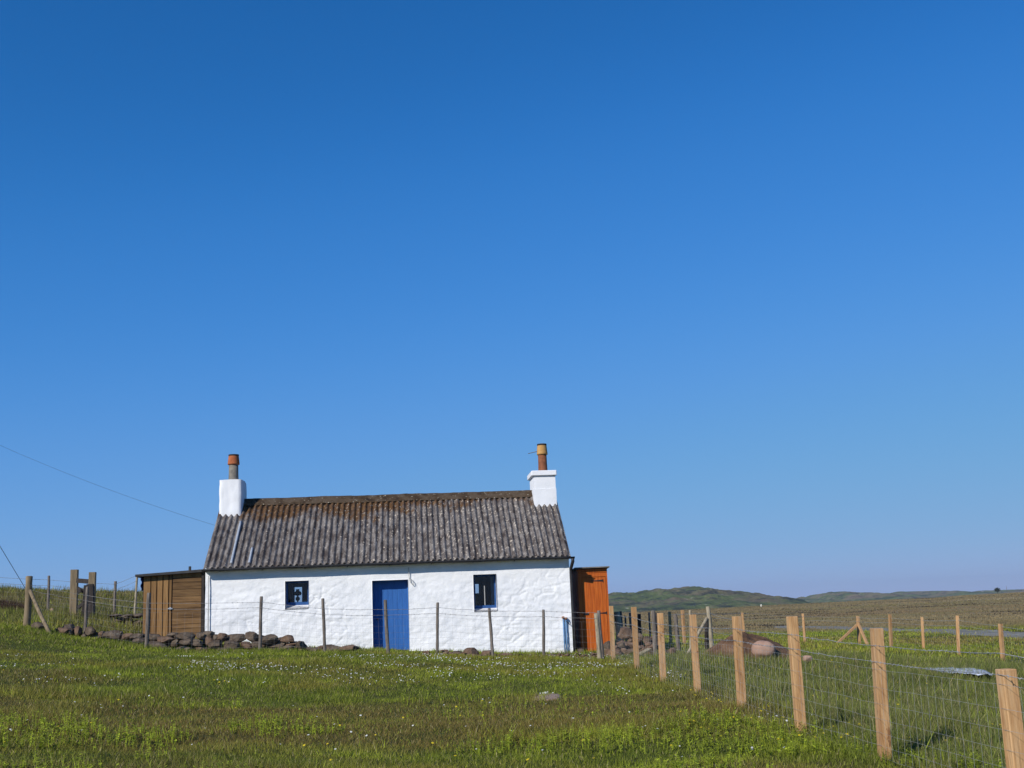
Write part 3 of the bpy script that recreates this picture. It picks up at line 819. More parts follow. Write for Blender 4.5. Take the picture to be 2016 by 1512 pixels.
# ------------------------------------------------------------------ brown shed, left of the cottage
def shed_left():
    yb = 0.12
    xa = hp(280.5, 1200, yb)[0]; xb = -0.02
    zt_r = hp(398, 1124, yb)[1]; zt_l = hp(283, 1132, yb)[1]
    zb = hp(330, 1262, yb)[1] - 0.15
    base = hw(xa, yb, zb)
    s = empty('shed', base, YAW, 'brown board shed against the left end of the white cottage', 'shed')
    L = xb - xa
    def X(px): return hp(px, 1200, yb)[0] - xa
    def top(x): return (zt_l + (zt_r - zt_l) * x / L) - zb
    dep = 1.9
    # vertical boards
    m = MB(); cuts = [281, 296, 308, 320, 331.5, 338]
    for a, c in zip(cuts[:-1], cuts[1:]):
        x0, x1 = X(a) + .012, X(c) - .012
        m.add([(x0,0,0),(x1,0,0),(x1,.025,0),(x0,.025,0),(x0,0,top(x0)-.02),(x1,0,top(x1)-.02),(x1,.025,top(x1)-.02),(x0,.025,top(x0)-.02)],
              [(0,3,2,1),(4,5,6,7),(0,1,5,4),(1,2,6,5),(2,3,7,6),(3,0,4,7)])
    m.build('front_boards', M['board_vert'], s)
    w = MB()
    w.add([(0,.03,0),(0,dep,0),(0,dep,top(0)),(0,.03,top(0)-.03)], [(3,2,1,0)])
    w.add([(0,dep,0),(L,dep,0),(L,dep,top(L)),(0,dep,top(0))], [(0,1,2,3)])
    w.add([(0.003,.032,0),(L,.032,0),(L,.032,top(L)-.03),(0.003,.032,top(0)-.03)], [(0,1,2,3)])
    w.build('wall', M['dark_wood'], s)
    # door of horizontal boards
    d = MB(); x0, x1 = X(339.5), X(396)
    ys = [1256, 1246, 1237, 1228, 1216, 1197, 1185, 1174, 1160, 1146, 1138]
    zz = [hp(368, q, yb)[1] - zb for q in ys]
    zz[0] = 0.02
    for a, c in zip(zz[:-1], zz[1:]):
        d.box((x0, -.012 + random.uniform(-.004, .004), a + .006), (x1, .024, c - .003))
    dd = d.build('door', M['board_horiz'], s)
    zl_ = hp(335.5, 1198, yb)[1] - zb
    MB().box((X(331), -.045, zl_ - .012), (X(340), -.02, zl_ + .012)).box((X(334), -.035, zl_ - .03), (X(337), -.012, zl_ + .03)).build('latch', M['metal'], dd)
    lint = MB().box((x0, -.016, zz[-1] + .012), (x1 + .01, .02, top(L) - .03))
    lint.build('lintel_board', M['board_vert'], s)
    MB().box((X(397), -.05, 0), (X(402), .03, top(L) - .02)).build('corner_post', M['dark_wood'], s)
    # roof slab
    r = MB(); xo0, xo1 = X(267), L - .015
    zo = lambda x: top(x) - .028
    r.add([(xo0,-.14,zo(xo0)-.01),(xo1,-.14,zo(xo1)),(xo1,dep+.1,zo(xo1)-.05),(xo0,dep+.1,zo(xo0)-.06),
           (xo0,-.14,zo(xo0)+.045),(xo1,-.14,zo(xo1)+.065),(xo1,dep+.1,zo(xo1)+.01),(xo0,dep+.1,zo(xo0)-.01)],
          [(0,3,2,1),(4,5,6,7),(0,1,5,4),(1,2,6,5),(2,3,7,6),(3,0,4,7)])
    r.build('roof', M['felt'], s)
    t = MB(); vs = []; n = 10
    for i in range(n + 1):
        q = i / n; z = top(0) - .02 - q * 0.36
        vs += [(-.02 - .035 * math.sin(q * 7) ** 2, -.03, z), (-.05 - .02 * math.cos(q * 9), .45, z)]
    t.add(vs, [(2*i, 2*i+2, 2*i+3, 2*i+1) for i in range(n)])
    tp = t.build('tarpaulin', M['tarp'], s, smooth=True)
    tp.modifiers.new('thick', 'SOLIDIFY').thickness = .004
    px_ = X(344)
    MB().tube([(px_, dep + .02, top(px_) - 0.3), (px_, dep + .02, hp(344, 1116, yb + dep)[1] - zb)], .035, 10).build('stub_pipe', M['gutter'], s, True)
shed_left()

# ------------------------------------------------------------------ orange shed, right of the cottage
def shed_right():
    yb = 0.33
    xa = hp(1140.5, 1200, yb)[0]; xb = hp(1199, 1200, yb)[0]
    zb = hp(1170, 1284, yb)[1] - .12
    zt = hp(1168, 1117.5, yb - .08)[1] - zb
    s = empty('shed', hw(xa, yb, zb), YAW, 'narrow orange stained shed with strap hinges at the right end of the cottage', 'shed')
    L = xb - xa; dep = 1.15
    X = lambda px: hp(px, 1200, yb)[0] - xa
    Z = lambda py: hp(1170, py, yb)[1] - zb
    w = MB()
    w.box((0, 0, 0), (0.10, .03, zt - .03)); w.box((L - .045, 0, 0), (L, .03, zt - .03))
    w.box((.10, 0, Z(1135.5)), (L - .045, .028, zt - .03))
    nb = 7
    for i in range(nb):
        a, c = .03 + (dep - .03) * i / nb, .03 + (dep - .03) * (i + 1) / nb
        w.box((0, a + .001, 0), (.025, c - .002, zt - .03 - .07 * (a / dep)))
        w.box((L - .025, a + .001, 0), (L, c - .002, zt - .03 - .07 * (a / dep)))
    w.box((.025, dep - .025, 0), (L - .025, dep, zt - .12))
    w.build('wall', M['orange'], s)
    bevel(MB().box((.012, -.012, Z(1127.5)), (L - .01, .0, Z(1124.5))).build('trim_board', M['orange'], s), .004)
    d = MB(); x0, x1 = .105, L - .05; nb = 6
    for i in range(nb):
        d.box((x0 + (x1 - x0) * i / nb + .0015, .004, .10), (x0 + (x1 - x0) * (i + 1) / nb - .0015, .026, Z(1136.5)))
    d.box((x0, .026, .11), (x1, .036, Z(1137)))
    dd = d.build('door', M['orange'], s)
    def hinge(pxa, pxb, py):
        z = Z(py); m = MB()
        a, b_ = X(pxa), X(pxb)
        m.add([(a,-.004,z-.008),(b_,-.004,z-.022),(b_,-.004,z+.022),(a,-.004,z+.008),(a,.003,z-.008),(b_,.003,z-.022),(b_,.003,z+.022),(a,.003,z+.008)],
              [(0,1,2,3),(7,6,5,4),(0,4,5,1),(1,5,6,2),(2,6,7,3),(3,7,4,0)])
        m.box((b_, -.012, z - .04), (b_ + .014, .003, z + .04))
        m.build('hinge', M['gutter'], dd)
    hinge(1166, 1189, 1143.5); hinge(1180, 1193.5, 1207.5)
    MB().box((X(1149), -.012, Z(1210)), (X(1158.5), .003, Z(1206.5))).build('bolt', M['gutter'], dd)
    r = MB()
    a0, a1 = -.085, L + .055
    r.add([(a0,-.12,zt-.01),(a1,-.12,zt-.005),(a1,dep+.1,zt-.085),(a0,dep+.1,zt-.09),(a0,-.12,zt+.018),(a1,-.12,zt+.023),(a1,dep+.1,zt-.055),(a0,dep+.1,zt-.06)],
          [(0,3,2,1),(4,5,6,7),(0,1,5,4),(1,2,6,5),(2,3,7,6),(3,0,4,7)])
    r.build('roof', M['felt_pale'], s)
shed_right()

# ------------------------------------------------------------------ stones
def rock(w, d, h, seed, sub=3, cuts=9, rough=0.07, e=5.0):
    import bmesh
    bm = bmesh.new()
    bmesh.ops.create_icosphere(bm, subdivisions=sub, radius=1.0)
    r = random.Random(seed)
    planes = []
    for _ in range(cuts):
        v = Vector((r.uniform(-1, 1), r.uniform(-1, 1), r.uniform(-1, 1))).normalized()
        planes.append((v, r.uniform(0.66, 0.98)))
    for v in bm.verts:
        p = v.co.copy()
        # squarish super-ellipsoid, then flat cuts
        s = (abs(p.x) ** e + abs(p.y) ** e + abs(p.z) ** e) ** (-1 / e)
        p = p * s
        for n_, k in planes:
            q = p.dot(n_)
            if q > k: p -= n_ * (q - k) * 0.97
        p += p.normalized() * mnoise.fractal(p * 1.7 + Vector((seed * 1.37, 0, 0)), 0.9, 2.1, 4) * rough
        v.co = Vector((p.x * w / 2 * 1.06, p.y * d / 2 * 1.06, p.z * h / 2 * 1.06))
    m = MB()
    bm.verts.ensure_lookup_table()
    m.add([v.co.copy() for v in bm.verts], [tuple(v.index for v in f.verts) for f in bm.faces])
    bm.free()
    return m

def stone_child(root, loc, w, d, h, seed, mat, rot, name='stone'):
    o = rock(w, d, h, seed, 2, 9, .10, 6.0).build(name, mat, root, False)
    o.rotation_euler = rot
    o.location = loc - Vector(root.location)
    return o

STONES = [(76,1235,26,18),(125,1243,24,11),(138,1244,10,13),(151,1244,18,17),(166,1252,11,8),(178,1242,17,13),(188,1254,22,14),(201,1249,13,11),
 (222,1251,36,15),(250,1255,25,11),(272,1252,28,8),(274,1262,22,9),(264,1269,24,6),(304,1256,27,12),(340,1249,20,6),(328,1259,30,9),(310,1271,40,12),(341,1267,26,13),
 (329,1279,22,8),(366,1254,38,14),(367,1264,26,9),(387,1266,28,15),(362,1279,32,10),(395,1279,26,10),(408,1250,23,14),(411,1262,19,15),(424,1256,15,11),(437,1255,16,13),
 (465,1256,41,13),(499,1254,28,15),(530,1259,29,16),(424,1271,25,15),(457,1270,26,15),(485,1271,20,13),(504,1269,17,10),(526,1271,20,10),(545,1268,30,12),(566,1258,27,13),
 (577,1268,28,9),(593,1270,17,12),(564,1278,30,11),(590,1281,30,11),(607,1278,12,7),(618,1280,13,7),(632,1277,13,9),(653,1277,35,12),(687,1276,36,10),(440,1281,22,9),(470,1283,24,8),(512,1282,24,8),(540,1281,22,9)]
def stone_wall():
    c = at(380, 1275, 27.7); 
    root = empty('drystone_wall', (c.x, c.y, gz(c.x, c.y)), 0, 'tumbled low wall of brown field stones in front of the cottage and brown shed', 'stone wall')
    r = random.Random(4)
    k = 0
    for i, (cx, cy, w, h) in enumerate(STONES):
        Y = 27.6 + r.uniform(-.12, .12) + (0.25 if cy < 1257 else 0) - (0.12 if cy > 1272 else 0)
        s = Y / F
        p = at(cx, cy, Y)
        dep = min(0.5, max(0.18, w * s * 0.8))
        stone_child(root, p, w * s * 1.08, dep, h * s * 1.22, 100 + i, M['stone'] if r.random() < .7 else M['stone_red'], (r.uniform(-.15, .15), r.uniform(-.14, .14), r.uniform(-.3, .3)))
    # the back of the heap
    for i in range(46):
        cx, cy, w, h = STONES[i % len(STONES)]
        if cx < 110: cx += 60
        Y = 28.1 + r.uniform(0, .25)
        p = at(cx + r.uniform(-9, 9), cy + 4, Y)
        s = Y / F
        stone_child(root, p, max(w, 18) * s, .34, max(h, 11) * s, 300 + i, M['stone'], (r.uniform(-.2, .2), r.uniform(-.2, .2), r.uniform(-.5, .5)))
stone_wall()

def lone(name, cx, cy, w, h, Y, mat, label, cat, seed, dep=0.8, cuts=5, rough=.10, group=None, e=3.2):
    s = Y / F
    p = at(cx, cy, Y)
    o = rock(w * s, w * s * dep, h * s, seed, 3, cuts, rough, e).build(name, mat, None, mat.name.startswith('boulder'))
    o.location = p
    tag(o, label, cat, group)
    return o
fb = 28.0
lone('boulder', 874, 1285, 19, 11, fb, M['stone_red'], 'small reddish stone at the wall foot just right of the blue door', 'stone', 21, group='stones along the cottage wall foot')
lone('boulder', 899, 1288, 20, 12, fb, M['stone'], 'low grassy stone between the small red stone and the big block', 'stone', 22, group='stones along the cottage wall foot')
lone('boulder', 928, 1286, 29, 20, fb - .1, M['stone_red'], 'biggest squared block at the white wall foot under the right window', 'stone', 23, cuts=3, rough=.05, group='stones along the cottage wall foot')
lone('boulder', 960, 1288, 22, 14, fb, M['stone_red'], 'rounded brown stone behind the leaning fence post below the right window', 'stone', 24, group='stones along the cottage wall foot')
lone('boulder', 997, 1291, 30, 10, fb, M['stone_red'], 'long flat stone at the wall foot right of the leaning post', 'stone', 25, group='stones along the cottage wall foot')
lone('boulder', 1047, 1294, 22, 9, fb, M['stone'], 'flat stone half sunk in turf left of the last dark post by the wall', 'stone', 26, group='stones along the cottage wall foot')
lone('boulder', 1088, 1292, 20, 10, fb, M['stone'], 'brown stone at the wall foot near the blue water pipes', 'stone', 27, group='stones along the cottage wall foot')
lone('boulder', 1143, 1283, 13, 11, 29.6, M['stone'], 'small dark stone in the gap between cottage and orange shed', 'stone', 28)
lone('boulder', 486, 1283.5, 14, 5, 26.9, M['pale_stone'], 'small pale stone lying in the grass before the tumbled wall', 'stone', 29)
lone('boulder', 102, 1203, 9, 10, 36.0, M['boulder_pink'], 'pale pinkish stone beside the thin post behind the braced corner post', 'stone', 30)
lone('boulder', 17, 1165, 7, 4, 43.3, M['pale_stone'], 'upper white stone on the left hill crest', 'stone', 31)
lone('boulder', 7, 1174, 5, 5, 42.0, M['pale_stone'], 'lower white stone on the left hill near the frame edge', 'stone', 32)
for i, (cx, cy, w, h) in enumerate(((1503,1279,47,34),)):
    lone('boulder', cx, cy, w * .93, h * .95, 24.6, M['boulder_pink'], 'smooth rounded pink boulder resting on the dark earth mound', 'boulder', 41, .7, 3, .05, e=2.5)
lone('boulder', 1590, 1297, 17, 13, 24.0, M['boulder_pink'], 'small pink stone on the grass right of the earth mound', 'boulder', 42, .8, 2, .05)
fs_ = hit(1074, 1373)
o = rock(.42, 1.1, .07, 77, 3, 3, .06).build('bare_patch', M['bare_patch'], None, True); o.location = fs_ + Vector((0, 0, -.02))  # bare patch of ground, modelled as a thin slab
tag(o, 'bare pinkish patch of ground in the turf before the cottage, built as a slab', 'stone')

# loose gravel and soil lumps at the right wall foot
def gravel():
    r = random.Random(77); m = MB()
    for i in range(230):
        px = r.uniform(835, 1185); w = r.uniform(.035, .11) * (1.35 if px < 980 else 1)
        Y = r.uniform(27.2, 28.6); q = at(px, 1290, Y); x, y = q.x, q.y
        k = rock(w, w * .8, w * .6, 900 + i % 9, 1, 4, .1)
        a = r.uniform(0, 6.28); ca, sa = math.cos(a), math.sin(a); z = gz(x, y) + .03 + .05 * r.random()
        m.add([(x + v[0] * ca - v[1] * sa, y + v[0] * sa + v[1] * ca, z + v[2]) for v in k.v], k.f)
    tag(m.build('gravel', M['stone_red'], None, True), 'brown gravel and small stones at the wall foot near the blue pipes', 'gravel', kind='stuff')
gravel()

# stones of the bank behind the brown shed
def bank():
    p = at(252, 1222, 31.5)
    root = empty('stone_bank', p, 0, 'dark half buried stone bank left of the brown shed', 'stone bank')
    r = random.Random(9)
    for i, (cx, cy, w, h) in enumerate([(228,1212,22,7),(252,1214,26,8),(272,1213,20,9),(236,1222,18,10),(255,1226,14,14),(272,1228,20,12),(246,1236,24,10),(268,1240,22,10)]):
        Y = 31.5 + r.uniform(-.1, .2); s = Y / F
        stone_child(root, at(cx, cy, Y), w * s, .4, h * s * 1.1, 500 + i, M['stone'], (r.uniform(-.1, .1), r.uniform(-.1, .1), r.uniform(-.3, .3)))
bank()

# rubble heap right of the orange shed
def rubble():
    c = at(1262, 1296, 29.0)
    root = empty('rubble_heap', (c.x, c.y, gz(c.x, c.y)), 0, 'heap of brown stone rubble behind the new fence beside the orange shed', 'rubble heap')
    r = random.Random(5)
    big = [(1236,1249,30,24),(1226,1268,26,16),(1248,1268,30,16),(1240,1285,32,18),(1222,1290,22,14),(1200,1288,22,22),(1196,1272,18,20),(1277,1262,24,16),(1290,1258,22,12),(1282,1276,26,14),
           (1268,1290,26,14),(1300,1272,22,16),(1308,1287,22,16),(1320,1284,20,14),(1292,1291,26,14),(1212,1279,16,10),(1258,1254,20,14),(1316,1296,18,10),(1328,1292,14,10)]
    for i, (cx, cy, w, h) in enumerate(big):
        Y = 28.7 + (1290 - cy) * 0.018 + r.uniform(-.1, .1); s = Y / F
        stone_child(root, at(cx, cy, Y), w * s, w * s * .8, h * s, 600 + i, M['stone_red'] if r.random() < .75 else M['stone'], (r.uniform(-.3, .3), r.uniform(-.35, .35), r.uniform(-.8, .8)))
    for i in range(44):
        t = r.random()
        cx = 1196 + t * 136; top = np.interp(cx, [1196, 1225, 1240, 1262, 1300, 1332], [1266, 1254, 1242, 1252, 1262, 1290])
        cy = r.uniform(top + 4, 1297); w = r.uniform(7, 16)
        Y = 28.55 + (1290 - cy) * 0.02 + r.uniform(-.1, .2); s = Y / F
        stone_child(root, at(cx, cy, Y), w * s, w * s * .8, w * s * .65, 700 + i, M['stone_red'] if r.random() < .6 else M['stone'], (r.uniform(-.6, .6), r.uniform(-.6, .6), r.uniform(-1, 1)))
rubble()
pa, pb = at(1258, 1289, 28.0), at(1279, 1277.5, 28.2)
pl = MB(); d_ = (pb - pa); Lp = d_.length
Mx = Matrix.Translation(pa) @ d_.to_track_quat('X', 'Z').to_matrix().to_4x4()
pl.box((0, -.08, -.02), (Lp, .08, .02), Mx)
tag(bevel(pl.build('plank', M['pale_old_wood']), .005), 'short pale plank leaning on the rubble heap', 'plank')

# earth mound
def mound():
    vs, fs = [], []
    c = at(1472, 1297, 25.2); c.z = gz(c.x, c.y)
    n, mrad = 72, 26
    for j in range(mrad + 1):
        q = j / mrad
        for i in range(n):
            a = 2 * math.pi * i / n
            rad = 1.0 + .16 * mnoise.noise(Vector((math.cos(a) * 1.3, math.sin(a) * 1.3, 4)))
            x, y = math.cos(a) * q * 1.15 * rad, math.sin(a) * q * .9 * rad
            h = 0.56 * max(0, (1 - q ** 1.7)) * (1 + .15 * mnoise.noise(Vector((x * 2, y * 2, 1))))
            h += .05 * mnoise.fractal(Vector((x * 5, y * 5, 2)), .8, 2.1, 4) * (1 - q * .6)
            X, Y = c.x + x, c.y + y
            vs.append((x, y, gz(X, Y) - c.z - .05 * q + h))
    for j in range(mrad):
        for i in range(n):
            fs.append((j*n+i, j*n+(i+1) % n, (j+1)*n+(i+1) % n, (j+1)*n+i))
    o = MB().add(vs, [f[::-1] for f in fs]).build('earth_mound', M['earth'], None, True)
    o.location = c
    tag(o, 'low mound of dug dark brown earth behind the new fence', 'earth mound')
mound()

# plastic sheet on the grass
def sheet():
    a = hit(1888, 1337); n = 26; vs = []
    for j in range(11):
        for i in range(n + 1):
            u, v = i / n - .5, j / 10 - .5
            x, y = a.x + u * .92 * (1 - .5 * abs(v)), a.y + v * 1.25 + u * -.12
            vs.append((x, y, gz(x, y) + .14 + .022 * mnoise.noise(Vector((u * 6, v * 5, 3))) + .012 * mnoise.noise(Vector((u * 17, v * 12, 5)))))
    fs = [(j*(n+1)+i, j*(n+1)+i+1, (j+1)*(n+1)+i+1, (j+1)*(n+1)+i) for j in range(10) for i in range(n)]
    o = MB().add(vs, fs).build('plastic_sheet', M['plastic'], None, True)
    o.modifiers.new('thick', 'SOLIDIFY').thickness = .004
    tag(o, 'crumpled pale blue plastic sheet lying in the grass behind the new fence', 'plastic sheet')
sheet()

# ------------------------------------------------------------------ fences
def round_post(root, top, bot, r, mat, name='fence_post', seed=0, taper=.92):
    b = Vector(root.location)
    d = (top - bot); L = d.length; dn = d / L
    rr = random.Random(seed)
    pts, rs = [], []
    n = 9
    side = dn.cross(Vector((0, 1, 0))).normalized()
    for i in range(n + 1):
        q = i / n
        pts.append(bot - dn * .25 + dn * (L + .25) * q - b + side * r * .35 * mnoise.noise(Vector((seed, q * 2.2, 1))))
        rs.append(r * (1.03 - (1.03 - taper) * q) * (1 + .08 * rr.uniform(-1, 1)))
    pts.append(pts[-1] + dn * .012); rs.append(rs[-1] * .72)
    return MB().tube(pts, rs, 11).build(name, mat, root, True)

def square_post(root, top, bot, w, mat, rz=0.0, name='fence_post', point=False):
    b = Vector(root.location)
    d = top - bot; L = d.length; dn = d / L
    q = Vector((0, 0, 1)).rotation_difference(dn).to_matrix().to_4x4()
    Mx = Matrix.Translation(bot - b) @ q @ Matrix.Rotation(rz, 4, 'Z')
    m = MB().box((-w/2, -w/2, -.3), (w/2, w/2, L), Mx)
    o = m.build(name, mat, root)
    return bevel(o, .006, 2)

def strand(m, pts, r, sag=0.0, barbs=0.0, seed=0, n=4, seg=10):
    rr = random.Random(seed)
    for a, c in zip(pts[:-1], pts[1:]):
        L = (c - a).length
        path = []
        for k in range(seg + 1):
            q = k / seg
            p = a.lerp(c, q); p = p + Vector((0, 0, -sag * L * 4 * q * (1 - q) + (.006 * rr.uniform(-1, 1) if 0 < k < seg else 0)))
            path.append(p)
        m.tube(path, r, n, False)
        if barbs:
            nb = int(L / barbs)
            for k in range(nb):
                q = (k + .5) / nb
                i = min(int(q * seg), seg - 1)
                p = path[i].lerp(path[i + 1], q * seg - i)
                for _ in range(2):
                    v = Vector((rr.uniform(-1, 1), rr.uniform(-1, 1), rr.uniform(-1, 1))).normalized() * .014
                    m.tube([p - v, p + v], r * .8, 3, False)

def wires(root, tops, bots, offs, barbed, net, rb, rn, mat, seed, vstep=.15, hs=(0.0,.10,.21,.33,.46,.60,.76), netname='wire_netting', sag=.004):
    """barbed: heights above ground; net: top height of stock netting"""
    b = Vector(root.location)
    def along(h):
        out = []
        for t, q in zip(tops, bots):
            u = (t - q)
            out.append(q + u * (h / u.length) + offs - b)
        return out
    for k, h in enumerate(barbed):
        m = MB(); strand(m, along(h), rb, sag * (1 + .5 * k), .11, seed + k)
        m.build('barbed_wire', mat, root)
    if net:
        m = MB()
        for h in hs:
            strand(m, along(.04 + h * net / .76), rn, .002, 0, seed + 50, 3, 6)
        lo, hi = along(.04), along(.04 + net)
        for i in range(len(lo) - 1):
            L = (lo[i+1] - lo[i]).length; nv = max(1, int(L / vstep))
            for k in range(1, nv):
                q = k / nv
                a, c = lo[i].lerp(lo[i+1], q), hi[i].lerp(hi[i+1], q)
                m.tube([a, c], rn * .85, 3, False)
        m.build(netname, mat, root)

# near fence of new square posts running from the right foreground to the cottage corner
NEAR = [((1980,1317),(2012,1590),8.0,.100),((1725.5,1237),(1742.5,1497),10.66,.097),((1559,1213.5),(1577.5,1444),12.3,.097),((1450,1213.5),(1461.5,1401),14.6,.094),
        ((1363.5,1210),(1374,1371),17.3,.094),((1299.5,1207),(1306,1346),20.1,.094),((1247.5,1195),(1254.5,1321),22.3,.09),((1203,1193),(1207.5,1302),25.4,.09)]
def near_fence():
    tops = [at(*t, Y) for t, b, Y, w in NEAR]; bots = [at(*b, Y) for t, b, Y, w in NEAR]
    # continue one post out of frame on the right so the wire has something to hang on
    tops.insert(0, Vector((4.05, 5.6, -.34))); bots.insert(0, Vector((4.1, 5.6, gz(4.1, 5.6) - .05)))
    root = empty('wire_fence', bots[3], 0, 'new pale square post fence with barbed wire running from right foreground to the orange shed', 'fence')
    ws = [.112] + [w for *_, w in NEAR]
    for i, (t, b, w) in enumerate(zip(tops, bots, ws)):
        b2 = b.copy(); b2.z = min(b.z, gz(b.x, b.y))
        square_post(root, t, b2, w, M['new_wood'], math.radians(5 + 4 * math.sin(i * 2.1)))
    off = Vector((-.052, -.055, 0))
    L = [(t - b).length for t, b in zip(tops, bots)]
    wires(root, tops, bots, off, (.98, .84), .74, .0024, .0011, M['wire'], 3)
near_fence()

# old fence of weathered round posts in front of the cottage
FRONT = [((172,1156),(167,1259),28.2,.040),((293,1168),(288.5,1280),26.5,.047),((514.5,1175),(512,1278),26.5,.037),((635.5,1179),(640,1291),26.5,.037),
         ((758.5,1182),(764,1293),26.5,.043),((861.5,1187),(861,1289),26.5,.034),((963,1198),(970.5,1295),26.5,.036),((1070,1201),(1070.5,1296),26.5,.034)]
def front_fence():
    tops = [at(*t, Y) for t, b, Y, w in FRONT]; bots = [at(*b, Y) for t, b, Y, w in FRONT]
    st, sb = at(57.5, 1135, 28.2), at(53, 1237, 28.2)
    et, eb = at(1173.5, 1208, 26.3), at(1181, 1300, 26.3)
    root = empty('wire_fence', bots[4], 0, 'old fence of weathered round posts with sagging wire before the white cottage', 'fence')
    for i, (t, b, (_, _, _, r)) in enumerate(zip(tops, bots, FRONT)):
        round_post(root, t, b, r, M['old_wood'], seed=i + 3)
    round_post(root, st, sb, .085, M['gate_wood'], 'corner_post', 31)
    bt, bb = at(59, 1163, 28.1), at(96, 1246, 27.3)
    round_post(root, bt, bb, .042, M['gate_wood'], 'brace', 33, 1.0)
    round_post(root, et, eb, .050, M['pale_old_wood'], 'fence_post', 35)
    round_post(root, at(1178.5, 1203, 26.6), at(1186, 1295, 26.6), .042, M['old_wood'], 'fence_post', 36)
    T, B = [st] + tops + [et], [sb] + bots + [eb]
    wires(root, T, B, Vector((0, -.05, 0)), (1.02, .90), .78, .0034, .0013, M['old_wire'], 21, .16, sag=.006)
front_fence()

# thin fence behind the left gate posts
BACK = [((-60,1128),(-66,1200),36,.04),((96.5,1134),(94,1209),36,.042),((227.5,1145),(224.5,1218),36,.045),((270,1132),(266,1202),35,.036)]
def back_fence():
    tops = [at(*t, Y) for t, b, Y, w in BACK]; bots = [at(*b, Y) for t, b, Y, w in BACK]
    root = empty('wire_fence', bots[1], 0, 'thin grey post and wire fence on the grassy slope behind the two gate posts', 'fence')
    for i, (t, b, (_, _, _, r)) in enumerate(zip(tops, bots, BACK)):
        round_post(root, t, b, r, M['old_wood'] if i < 3 else M['pale_old_wood'], seed=i + 60)
    wires(root, tops, bots, Vector((0, -.05, 0)), (1.02, .85), .7, .0040, .0015, M['old_wire'], 41, .3, sag=.006)
back_fence()

# far fence of new pale posts round the far side of the paddock
FAR = [((1318,1204),(1321.5,1279),37,.085),((1343.5,1201),(1348,1270),39,.09),((1461,1206),(1466,1262),44,.09),((1580.5,1208),(1585,1267),45,.09),((1688.5,1213),(1692,1270),45,.10),
       ((1752,1209.5),(1754.5,1276),41,.09),((1815,1215),(1818.5,1282),40,.09),((1884.5,1212),(1887.5,1290),35,.09),((1969.5,1228),(1975,1306),33.5,.095),((2110,1240),(2118,1340),27,.09)]
def far_fence():
    tops = [at(*t, Y) for t, b, Y, w in FAR]; bots = [at(*b, Y) for t, b, Y, w in FAR]
    root = empty('wire_fence', bots[4], 0, 'distant fence of new pale posts with a braced corner post before the gravel track', 'fence')
    for i, (t, b, (_, _, _, w)) in enumerate(zip(tops, bots, FAR)):
        b2 = b.copy(); b2.z = min(b.z, gz(b.x, b.y))
        square_post(root, t, b2, w, M['new_wood'], math.radians(20 * math.sin(i * 1.7)), 'corner_post' if i == 4 else 'fence_post')
    a = at(1688.5, 1229, 44.9)
    square_post(root, a, at(1643, 1271.5, 44.0), .085, M['new_wood'], .3, 'brace')
    square_post(root, a + Vector((.03, 0, 0)), at(1708, 1269.5, 43.6), .085, M['new_wood'], .3, 'brace')
    wires(root, tops, bots, Vector((0, -.06, 0)), (1.0, .86), .72, .0030, .0012, M['wire'], 71, .3)
far_fence()

# old dark fence behind the rubble, ending at a braced strainer
OLD = [((1214.5,1205),(1220,1262),31.0,.085,'p'),((1222,1204),(1226,1246),33.5,.036,'o'),((1231,1213),(1232,1244),36,.03,'o'),((1240.5,1207),(1243,1246),34,.05,'o'),((1258,1209.5),(1261.5,1254),33,.05,'d'),
       ((1277.5,1206),(1280,1248),36,.03,'o'),((1286,1203),(1291,1293),28.0,.055,'o'),((1293.5,1207),(1297,1253),33,.055,'d'),((1329.5,1209.5),(1336.5,1283),31.0,.055,'o'),((1358.5,1202),(1360.5,1288),28.5,.035,'p')]
def old_fence():
    tops = [at(*q[0], q[2]) for q in OLD]; bots = [at(*q[1], q[2]) for q in OLD]
    root = empty('wire_fence', bots[6], 0, 'old crooked dark posts standing behind the rubble heap', 'fence')
    mm = {'o': M['old_wood'], 'd': M['dark_wood'], 'p': M['pale_old_wood']}
    for i, (t, b, q) in enumerate(zip(tops, bots, OLD)):
        b2 = b.copy(); b2.z = min(b.z, gz(b.x, b.y))
        round_post(root, t, b2, q[3], mm[q[4]], seed=i + 90)
    st, sb = at(1394, 1195, 27.5), at(1402.5, 1290, 27.5)
    round_post(root, st, sb, .055, M['pale_old_wood'], 'corner_post', 120)
    round_post(root, at(1391.5, 1217, 27.45), at(1360, 1276, 27.0), .035, M['pale_old_wood'], 'brace', 121, 1.0)
    round_post(root, at(1392, 1222, 28.0), at(1391.5, 1289, 28.2), .05, M['dark_wood'], 'fence_post', 122)
    T = [tops[6], tops[8], tops[9], st]; B = [bots[6], bots[8], bots[9], sb]
    m = MB()
    b0 = Vector(root.location)
    for h in (.95, .55, .25):
        pts = [bq + (t - bq) * (h / (t - bq).length) + Vector((0, -.05, 0)) - b0 for t, bq in zip(T, B)]
        pts.append(at(1452, np.interp(h, [.25, .55, .95], [1274, 1252, 1222]), 24) - b0)
        strand(m, pts, .003, .006, 0, 5)
    m.build('wire', M['wire'], root)
old_fence()

